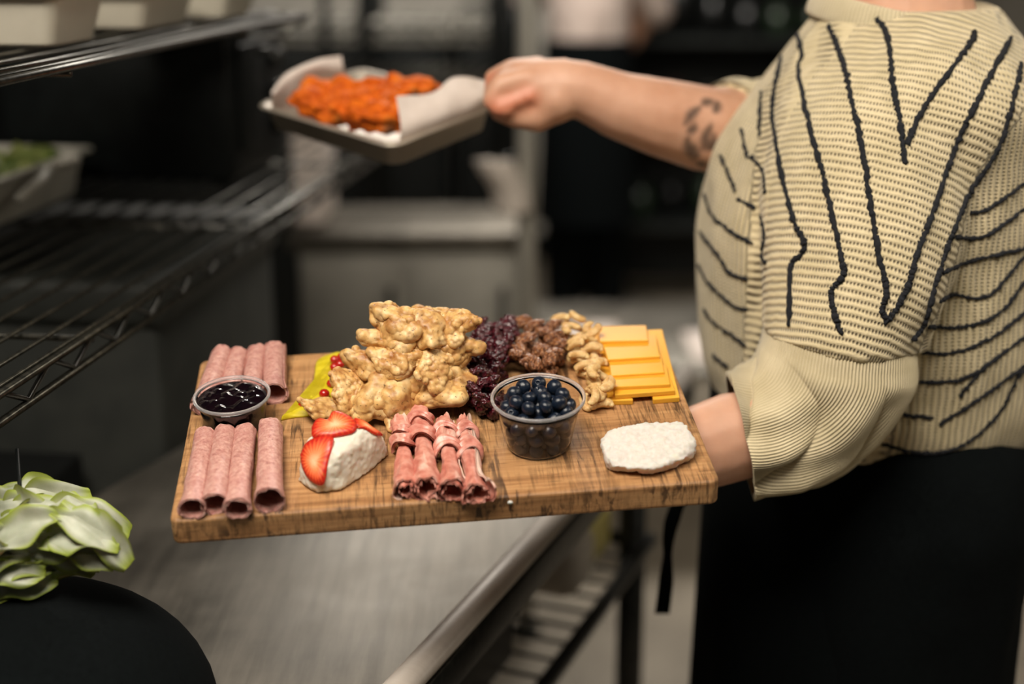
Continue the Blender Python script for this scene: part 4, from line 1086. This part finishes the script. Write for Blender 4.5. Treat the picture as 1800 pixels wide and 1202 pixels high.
wp = [at(1063, 798, .001), at(1068, 824, .001), at(1100, 830, .001), at(1160, 832, .001), at(1214, 810, .001), at(1222, 790, .001), at(1190, 772, .001), at(1100, 780, .001),
      at(1054, 772, .014), at(1064, 756, .019), at(1100, 748, .021), at(1165, 738, .022), at(1200, 740, .021), at(1220, 765, .018), at(1226, 790, .010), at(1062, 800, .012), at(1080, 820, .010), at(1150, 824, .010), at(1205, 806, .011)]
cheese('white_cheese', wp, 'soft white crumbly cheese log at the right end of the board', 9, .0011, M['curd'])
mm = NT('strawberry', Roughness=0.42, Subsurface=.1, Coat=.08)
rr_, aa_, _k = mm.sep(mm.attr('slice', 'Vector')); nn = mm.noise(mm.coord(), 160, 3)
st = mm.math('MULTIPLY_ADD', mm.math('SINE', mm.math('MULTIPLY', aa_, 26.0)), .11, mm.math('MULTIPLY_ADD', nn, .25, mm.math('ADD', rr_, -.12)))
mm.col(mm.ramp(st, [(0.08, rgb(244, 192, 150)), (0.36, rgb(240, 138, 84)), (0.68, rgb(230, 88, 44)), (0.92, rgb(196, 30, 18))])); mm.bump(nn, .25, .0008); M['straw'] = mm.m
def straw(poly, centre, label, th=.0024):
    pg = spline(np.array(poly + [poly[0]], float), 49)[:-1]; V, K = [], []
    dirn = []
    pts = []
    for k in np.linspace(1, 0, 9):
        for i, p in enumerate(pg):
            q = np.array(centre) + (p - centre) * k; h = hit(g_bvh, *q)
            pts.append((h[0] if h is not None else None, h[1] if h is not None else None, q, k, i / 48))
    good = np.array([p[0] for p in pts if p[0] is not None]); nm_ = unit(np.mean([p[1] for p in pts if p[0] is not None], 0))
    c0 = good.mean(0)
    def plane(q):
        d = ray(*q); t = nm_ @ (c0 - CAM) / (nm_ @ d); return CAM + d * t
    # a slice bends a little with the cheese below it
    B = []
    for p in pts:
        w = plane(p[2]); 
        if p[0] is not None: w = w * .5 + p[0] * .5
        B.append(w + nm_ * .0008); K.append((p[3], p[4] * 6.28, 0))
    B = np.array(B); K = np.array(K); k = K[:, 0]
    T = B + nm_ * (th * np.sqrt(np.clip(1.02 - k ** 4, 0.02, 1)))[:, None]
    n = 48; g = grid_faces(9, n); off = len(B)
    F = [tuple(i + off for i in f) for f in g] + [tuple(reversed(f)) for f in g] + [(j, (j + 1) % n, (j + 1) % n + off, j + off) for j in range(n)]
    o = obj('strawberry_slice', np.concatenate([B, T]), F, M['straw'], label=label, cat='strawberry', group='strawberry slices on the goat cheese', attrs={'slice': np.concatenate([K, K])})
    S, SF_ = ico(1)
    for i in range(9):
        j = random.randrange(48); kk = random.choice((0, 1, 2)); c = T[kk * 48 + j]
        obj('seed', S * np.array([.0006, .0006, .0004]) + c, SF_, M['seedm'], o)
M['seedm'] = speck('seed', rgb(150, 80, 30), rgb(196, 140, 60), 200, .5)
straw([(529, 800), (538, 780), (560, 768), (584, 767), (587, 780), (578, 812), (571, 850), (556, 852), (540, 838), (531, 818)], (556, 812), 'orange-red strawberry slice on the left face of the goat cheese')
straw([(548, 752), (558, 738), (575, 740), (586, 724), (606, 728), (626, 742), (624, 760), (600, 768), (570, 772), (550, 770)], (590, 752), 'largest red strawberry slice lying on top of the goat cheese', .0034)
straw([(622, 736), (636, 740), (655, 754), (672, 766), (660, 766), (640, 756), (626, 752)], (642, 752), 'thin strawberry sliver at the right of the goat cheese top', .0022)

# ------------------------------------------------------------------ prosciutto
mm = NT('prosciutto', Roughness=0.35, Subsurface=.12); mm.b.inputs['Subsurface Radius'].default_value = (.006, .002, .0015)
kx, ks, kz = mm.sep(mm.attr('sheet', 'Vector')); sv_ = mm.coord(attr='sheet', scale=(9, 2.2, 3)); n1 = mm.noise(sv_, 1.0, 4, .6, .6); n2 = mm.noise(mm.coord(), 130, 4)
c1 = mm.ramp(n2, [(0.3, rgb(184, 104, 90)), (0.5, rgb(206, 138, 122)), (0.72, rgb(222, 168, 152))])
fat = mm.math('MAXIMUM', mm.ramp(n1, [(0.60, (0, 0, 0)), (0.72, (.85,) * 3)]), mm.ramp(kx, [(0.93, (0, 0, 0)), (0.97, (.9,) * 3)]))
mm.col(mm.mix(fat, c1, rgb(236, 206, 190))); mm.bump(n2, .3, .0008); M['prosc'] = mm.m
PRO = [((716, 862), (706, 742), .0078, 21, 'narrow leftmost prosciutto roll with a round open end'), ((752, 860), (738, 716), .0092, 22, 'tall reddest prosciutto roll, second from the left'),
       ((797, 862), (781, 738), .0090, 23, 'third prosciutto roll from the left with a folded white fat edge'), ((838, 868), (816, 738), .0082, 24, 'rightmost prosciutto roll beside the blueberry cup')]
PRM = []
for (a, b, r, sd_, lab) in PRO:
    def ex(s, ang, k, sd_=sd_):
        return (1 - .16 * math.sin(3.1 * s * math.pi + sd_) + .42 * math.exp(-(s / .16) ** 2) * np.clip(k - .5, 0, .5) * 2 - .25 * math.exp(-((s - .62) / .08) ** 2) * (.4 + .6 * k))
    roll(PB(*a, r), PB(*b, r), r, sd_, start=1.5 + sd_, rin=.5, turns=2.1, wob=.0015, rag=.004, squash=.94, nl=64, name='prosciutto_roll', mat=M['prosc'], label=lab, group='prosciutto rolls', cat='prosciutto', extra=ex)
    PRM.append((PB(*a, r), PB(*b, r), r, sd_))

for o, (p0, p1, r, sd_) in zip([q for q in bpy.data.objects if q.name.startswith('prosciutto_roll')], PRM):
    d = unit(p1 - p0); Ln = np.linalg.norm(p1 - p0); sv = np.array([d[1], -d[0], 0])
    for (sm_, wd_, a0_, a1_, k_) in ((.60 + .05 * math.sin(sd_), .016, -.5, 3.4, 1.12), (.80, .012, -.2, 2.9, 1.05)):
        Vf = []
        for off in (0, .0009):
            for i_ in range(16):
                for a in np.linspace(a0_, a1_, 40):
                    rr2 = r * (k_ + .10 * math.sin(3 * a + sd_ + i_ * .2)) + .0012 * math.sin(i_ * .9 + sd_) + .0022 * abs(i_ / 15 - .5) - off
                    Vf.append(p0 * [1, 1, 0] + d * (Ln * sm_ + wd_ * (i_ / 15 - .5) + .003 * math.sin(2 * a + sd_)) + sv * rr2 * math.cos(a) + np.array([0, 0, max(.0004, r * .94 + rr2 * math.sin(a) * .94)]))
        g = grid_faces(16, 40, False); sh = np.tile(np.concatenate([np.stack([np.full(40, .35 + (.62 if i_ in (0, 15) else 0)), np.linspace(0, 1, 40), np.full(40, sd_ + 4.)], 1) for i_ in range(16)]), (2, 1))
        obj('fold', WB(np.array(Vf)), g + [tuple(q + 640 for q in reversed(f)) for f in g], M['prosc'], o, attrs={'sheet': sh})

# ------------------------------------------------------------------ yellow cheese slices
M['cheddar'] = speck('yellow_cheese', rgb(228, 160, 40), rgb(236, 174, 58), 12, .5, .06, .0006, Subsurface=.1)
def slice_poly(poly, h0, h1, th, label, group):
    """four corners in pixels (near left, near right, far right, far left); heights of the near and far edge"""
    hs = (h0, h0, h1, h1); c = [PB(x, y, h + th) for (x, y), h in zip(poly, hs)]
    V = np.array([p - np.array([0, 0, th]) for p in c] + c); bm = bmesh.new(); vs = [bm.verts.new(p) for p in V]
    for f in ((3, 2, 1, 0), (4, 5, 6, 7), (0, 1, 5, 4), (1, 2, 6, 5), (2, 3, 7, 6), (3, 0, 4, 7)): bm.faces.new([vs[i] for i in f])
    bmesh.ops.bevel(bm, geom=list(bm.edges), offset=.0007, segments=2, profile=.5, affect='EDGES')
    V, F = bm_out(bm); V[:, 2] = np.maximum(V[:, 2], .0002)
    obj('cheese_slice', WB(V), F, M['cheddar'], label=label, cat='cheese slice', group=group, smooth=False)
CG = 'yellow cheese slices'
slice_poly([(1068, 704), (1113, 703), (1078, 572), (1033, 576)], 0, 0, .0048, 'long yellow cheese slice lying on the board at the left under the stack', CG)
slice_poly([(1148, 702), (1195, 698), (1164, 578), (1122, 580)], 0, 0, .0048, 'long yellow cheese slice lying on the board at the right under the stack', CG)
st_ = [((1054, 600), (1140, 598), (1136, 571), (1051, 573), 'farthest yellow cheese slice of the shingled stack'), ((1068, 632), (1160, 626), (1153, 588), (1056, 592), 'second farthest yellow cheese slice of the shingled stack'),
       ((1074, 660), (1168, 654), (1162, 621), (1069, 626), 'middle yellow cheese slice of the shingled stack'), ((1078, 680), (1178, 675), (1172, 641), (1072, 648), 'second nearest yellow cheese slice of the shingled stack'), ((1081, 694), (1187, 686), (1177, 660), (1075, 668), 'nearest yellow cheese slice on top of the shingled stack')]
for i, (a, b, c, d, lab) in enumerate(st_):
    slice_poly([a, b, c, d], .0050 + (.0042 if i < 4 else .0), .0050, .0036 + .0008 * (i == 4), lab, CG)

# ------------------------------------------------------------------ cranberries, pecans, cashews
M['cran'] = speck('dried_cranberry', rgb(26, 5, 12), rgb(84, 16, 30), 2.2, .3, .5, .001, Coat=.25)
cm = []
for s in range(4):
    V, F = ico(4); V = V * np.array([1.15, .8, .62]) * (1 + .22 * fbm(V, 1.6, s, 2))[:, None]; N = vnormals(V, F)
    V = V + N * (.30 * np.abs(fbm(V, 2.6, s + 9, 3)) - .12)[:, None]; cm.append(mesh_of('dried_cranberry', V, F, M['cran']))
placed = []
def pile(poly, n, r0, r1, meshes, name, label, cat, group, hmax, tight=.72, mx=.9):
    pp = np.array([PB(x, y, .008)[:2] for x, y in poly]); lo, hi = pp.min(0), pp.max(0)
    def inside(u, v):
        c = False
        for (x1, y1), (x2, y2) in zip(pp, np.roll(pp, -1, 0)):
            if (y1 > v) != (y2 > v) and u < (x2 - x1) * (v - y1) / (y2 - y1) + x1: c = not c
        return c
    k = 0; tr = 0
    while k < n and tr < 6000:
        tr += 1; u, v_ = random.uniform(lo[0], hi[0]), random.uniform(lo[1], hi[1])
        if not inside(u, v_): continue
        r = random.uniform(r0, r1); h = drop(u, v_, r * .8, tight)
        if h > hmax: continue
        placed.append((u, v_, h, r * .85)); inst(name, random.choice(meshes), BMW(u, v_, h, tilt_rot(mx), r), label, cat, group); k += 1
pile([(826, 720), (860, 728), (884, 716), (872, 690), (868, 668), (900, 640), (910, 612), (892, 588), (862, 584), (838, 600), (822, 640), (810, 690)], 120, .0056, .0074, cm, 'dried_cranberry', 'wrinkled dark red dried cranberry in the heap beside the pork rinds', 'cranberry', 'heap of dried cranberries', .027)
mm = NT('pecan', Roughness=0.3, Coat=.4); v = mm.coord(); n1 = mm.noise(mm.coord(scale=(1, 3, 3)), 2.2, 4); mm.col(mm.ramp(n1, [(0.34, rgb(58, 28, 14)), (0.5, rgb(136, 78, 42)), (0.66, rgb(212, 156, 108))])); mm.bump(n1, .5, .2); M['pecan'] = mm.m
pm = []
for s in range(3):
    V, F = ico(4); S = V.copy(); V = V * np.array([1.12, .82, .55])
    V *= (1 - .30 * np.exp(-(S[:, 1] / .15) ** 2) * (S[:, 2] > -.2) + .16 * np.sin(8 * S[:, 0] + 9 * np.abs(S[:, 1]) + s) * np.abs(S[:, 1]) + .20 * fbm(S, 2.6, s))[:, None]
    pm.append(mesh_of('pecan', V, F, M['pecan']))
pile([(898, 640), (934, 662), (968, 655), (985, 630), (985, 596), (958, 580), (918, 580), (896, 600)], 34, .0080, .0098, pm, 'pecan', 'glossy brown pecan half in the heap between cranberries and cashews', 'pecan', 'heap of pecan halves', .021, .92, .6)
mm = NT('cashew', Roughness=0.48, Subsurface=.08); v = mm.coord(); n1 = mm.noise(v, 1.6, 4); mm.col(mm.ramp(n1, [(0.3, rgb(186, 136, 76)), (0.5, rgb(216, 176, 116)), (0.75, rgb(232, 202, 148))])); mm.bump(mm.noise(v, 5, 3), .2, .1); M['cashew'] = mm.m
km = []
for s in range(3):
    a = np.linspace(-1.35, 1.35, 26); pth = np.stack([1.0 * np.sin(a), .75 * np.cos(a) - .4, .06 * np.sin(2 * a + s)], 1)
    rad = (.47 + .06 * np.sin(a + s)) * np.sqrt(np.clip(1 - (np.abs(a) / 1.42) ** 5, .03, 1)); V, F = tube(pth, rad, 16, True, True)
    V = V * (1 + .05 * fbm(V, 1.4, s))[:, None]; V[:, 2] *= .9; km.append(mesh_of('cashew', V, F, M['cashew']))
pile([(974, 600), (985, 575), (1012, 572), (1040, 592), (1052, 630), (1068, 670), (1068, 700), (1040, 712), (1026, 700), (1030, 668), (1010, 640), (985, 640)], 44, .0070, .0084, km, 'cashew', 'pale curved cashew nut in the heap beside the yellow cheese', 'cashew', 'heap of cashew nuts', .019, .92, .5)
for (px, py, rz, lab) in ((1056, 714, .3, 'loose cashew lying in front of the heap near the white cheese'), (1046, 690, 1.4, 'large pale cashew at the front of the heap by the blueberry cup')):
    u, v_, _ = PB(px, py, .004); h = drop(u, v_, .0065, .6); placed.append((u, v_, h, .007)); inst('cashew', km[0], BMW(u, v_, .0052 if px > 1050 else h, Euler((.1, .1, rz)).to_matrix(), .0092), lab, 'cashew', 'heap of cashew nuts')
u, v_, _ = PB(900, 892, 0); V, F = ico(2)
V = V * np.array([.0022, .0016, .0014]) * (1 + .3 * vnoise(V, 2, 3))[:, None]
c = np.array([PB(900, 893, 0)[0], -.0012, -.005])
obj('salt_flake', WB(V + c), F, M['curd'], label='tiny white crumb stuck to the front edge of the board', cat='crumb')

# ================================================================== tray of orange food
TN = PY(690, 258, 1.45); t1 = PY(457, 186, 1.60) - TN; t2 = PY(862, 184, 1.56) - TN
L1, L2 = np.linalg.norm(t1), np.linalg.norm(t2); f1 = t1 / L1; f3 = unit(np.cross(t2, t1)); f2 = np.cross(f1, f3) ; f2 = f2 if f2 @ t2 > 0 else -f2
if f3[2] < 0: f3 = -f3
def TT(P): P = np.asarray(P, float); return TN + P[..., :1] * f1 + P[..., 1:2] * f2 + P[..., 2:3] * f3
tray = thing('sheet_pan', TT(np.array([L1 / 2, L2 / 2, -.026])), 'small aluminium sheet pan lined with paper held out by the far hand', 'tray')
def rr_ring(x0, y0, x1, y1, r, z):
    out = []
    for cx, cy, a in ((x1 - r, y1 - r, 0), (x0 + r, y1 - r, 90), (x0 + r, y0 + r, 180), (x1 - r, y0 + r, 270)):
        for q in np.linspace(0, 90, 6): out.append((cx + r * math.cos(math.radians(a + q)), cy + r * math.sin(math.radians(a + q)), z))
    return np.array(out)
pr = [(0.008, -.024), (.006, -.025), (.001, -.003), (-.004, -.001), (-.005, .001), (-.003, .0025), (.003, .0015), (.009, -.0235)]
rg = [rr_ring(d, d, L1 - d, L2 - d, .016, z) for d, z in pr]; n = 24
V = np.concatenate(rg); F = [tuple(range(n - 1, -1, -1))] + grid_faces(len(rg), n) + [tuple((len(rg) - 1) * n + j for j in range(n))]
obj('pan_body', TT(V), F, M['pan_metal'] if 'pan_metal' in M else M.setdefault('pan_metal', steel('pan_metal', rgb(170, 160, 146), rgb(200, 190, 176), .4, (20, 20, 20), .6)), tray, recalc=True)
def sheet(P, nu, nv, th, name, label):
    P = np.array(P, float); V = np.array(P).reshape(nu, nv, 3)
    U = spline(V.reshape(nu, -1), 24).reshape(24, nv, 3); U = spline(U.transpose(1, 0, 2).reshape(nv, -1), 24).reshape(24, 24, 3)
    T = U.reshape(-1, 3); T = T + (.0022 * fbm(T, 35, 3, 2))[:, None] * np.array([.3, -.5, .6]); g = grid_faces(24, 24, False)
    Q = T + np.array([0, .0006, -.0006]); rim = [i for i in range(24)]
    F = g + [tuple(i + 576 for i in reversed(f)) for f in g]
    obj(name, np.concatenate([T, Q]), F, M['white_paper'], label=label, cat='paper', group='paper liners in the sheet pan')
def tp(a, b, z): return TT(np.array([a * L1, b * L2, z]))
sheet([tp(.97, .06, -.016), tp(.97, .35, -.018), tp(.97, .62, -.018), tp(.97, .94, -.018),
       PY(480, 168, 1.585), PY(510, 140, 1.612), PY(552, 122, 1.625), PY(606, 124, 1.655),
       PY(478, 160, 1.59), PY(505, 128, 1.62), PY(556, 106, 1.635), PY(600, 98, 1.66)], 3, 4, .0005, 'paper_liner', 'white paper liner standing up at the far left of the sheet pan')
sheet([tp(.20, .06, -.020), tp(.20, .4, -.021), tp(.20, .7, -.021), tp(.2, .96, -.021), tp(.06, .05, -.014), tp(.06, .4, -.018), tp(.06, .7, -.018), tp(.05, .95, -.015),
       PY(704, 236, 1.456), PY(765, 212, 1.487), PY(820, 188, 1.515), PY(858, 174, 1.535), PY(697, 168, 1.475), PY(762, 162, 1.505), PY(798, 136, 1.53), PY(860, 144, 1.55)], 4, 4, .0005, 'paper_liner', 'white paper liner folded up at the near right of the sheet pan by the hand')
mm = NT('orange_food', Roughness=0.7, Specular=.25); v = mm.coord(); n1 = mm.noise(v, 30, 4); n2 = mm.noise(v, 14, 2)
mm.col(mm.mix(mm.ramp(n2, [(0.56, (0, 0, 0)), (0.66, (.92,) * 3)]), mm.ramp(n1, [(0.3, rgb(160, 60, 4)), (0.5, rgb(214, 100, 12)), (0.72, rgb(238, 146, 50))]), rgb(34, 16, 10))); mm.bump(n1, .3, .002); M['orange'] = mm.m
OR = [(535, 188, 1.56), (560, 165, 1.59), (590, 195, 1.54), (600, 165, 1.58), (628, 212, 1.50), (640, 180, 1.54), (655, 155, 1.58), (668, 215, 1.49), (690, 170, 1.55), (712, 158, 1.57), (575, 205, 1.53), (680, 190, 1.52), (735, 160, 1.57), (615, 185, 1.545), (655, 200, 1.51)]
for i, (px, py, y) in enumerate(OR):
    V, F = ico(4); V = V * np.array([.028, .022, .0150]) * (1 + .3 * fbm(V, 1.8, i, 2))[:, None]
    R = np.array(Euler((.3 * math.sin(i), .25 * math.cos(2 * i), i * 1.3)).to_matrix())
    V = V @ R.T
    c = PY(px, py, y); loc = np.array([(c - TN) @ f1, (c - TN) @ f2, (c - TN) @ f3]); loc[2] = max(-.009, min(.016, loc[2])); loc[:2] = np.clip(loc[:2], [.03, .025], [L1 - .03, L2 - .025])
    obj('chicken_piece', V + TT(loc), F, M['orange'], label='orange-red glazed piece of food with charred spots on the paper-lined sheet pan', cat='food', group='glazed pieces on the sheet pan')

# ================================================================== lettuce in a black tub (near left)
lc = PZ(70, 985, TZ)
lc = PY(-15, 1010, .97)
tub = thing('black_tub', (lc[0], lc[1], TZ), 'black domed tub standing on the prep table at the lower left', 'tub')
Hh = lc[2] - TZ - .03
V, F = lathe([(0, 0), (.158, 0), (.16, .006)] + [(.16 * math.cos(q) ** .8 + 1e-4, .006 + (Hh - .006) * math.sin(q)) for q in np.linspace(.1, math.pi / 2, 12)], 48)
obj('tub_body', V + np.array([lc[0], lc[1], TZ]), F, M['black_cloth'], tub)
mm = NT('lettuce', Roughness=0.5, Subsurface=.1); ed = mm.attr('edge'); n1 = mm.noise(mm.coord(), 50, 4)
c1 = mm.ramp(n1, [(0.3, rgb(166, 168, 146)), (0.7, rgb(196, 196, 178))]); mm.col(mm.mix(ed, c1, rgb(152, 166, 52))); mm.bump(n1, .3, .002); M['lettuce'] = mm.m
def leaf(c, nrm, dirv, L_, Wd, seed):
    nrm = unit(nrm); d = unit(np.asarray(dirv) - nrm * (np.asarray(dirv) @ nrm)); s = np.cross(nrm, d); V, E = [], []
    for o in (0, .0009):
        for i in range(24):
            a = i / 23
            w = Wd * (math.sin(math.pi * min(1, .15 + a * .75)) ** .6) * (1 + .10 * math.sin(13 * a + seed))
            for j in range(24):
                b = j / 23 * 2 - 1
                wav = .007 * math.sin(9 * a + seed) * abs(b) ** 2 + .006 * math.sin(5 * b + seed * 2 + 6 * a) * abs(b)
                V.append(c + d * L_ * (a - .5) + s * w * b + nrm * (w * (.55 if seed % 3 < 2 else -.2) * abs(b) ** 1.3 - .010 * (a * 2 - 1) ** 2 + .7 * wav - o)); E.append(max(0, min(1, (max(abs(b), abs(2 * a - 1)) - .72) * 4)))
    g = grid_faces(24, 24, False); F = g + [tuple(i + 576 for i in reversed(f)) for f in g]
    return np.array(V), F, np.array(E)
lr = random.Random(11)
LSP = [(20, 880), (60, 868), (105, 872), (145, 885), (180, 905), (15, 915), (65, 905), (120, 905), (165, 930), (195, 930), (20, 950), (75, 938), (130, 945), (25, 985), (80, 968), (140, 962), (8, 1015), (45, 1000), (175, 950), (90, 890), (40, 890), (140, 915), (45, 930), (100, 925), (10, 960), (60, 975), (110, 955)]
for i, p in enumerate(LSP):
    p = (p[0] * .88 - 6, p[1] + 8)
    dx = (p[0] - 70) / 130; dy = (p[1] - 915) / 90
    nr = np.array([.35 * dx + lr.uniform(-.25, .25), -.55 - .35 * dy + lr.uniform(-.15, .15), .75 - .35 * max(dy, 0)])
    d = np.array([1, lr.uniform(-.5, .5), -.45 * dx - .25 * max(dy, 0) + lr.uniform(-.3, .3)])
    c = PY(p[0], p[1], .995 + (.05 if p[1] < 890 else .025 if p[1] < 935 else 0) + lr.uniform(-.008, .008))
    V, F, Ee = leaf(c, nr, d, lr.uniform(.05, .075), lr.uniform(.013, .020), i * 1.7)
    obj('lettuce_leaf', V, F, M['lettuce'], label='pale lettuce leaf with a yellow-green edge heaped on the black tub', cat='lettuce', group='lettuce leaves on the black tub', attrs={'edge': Ee})
V, F = tube([PY(38, 905, 1.02), PY(30, 790, 1.08)], .0016, 8); obj('skewer', V, F, M['black_plastic'], label='thin dark skewer sticking up out of the lettuce', cat='skewer')
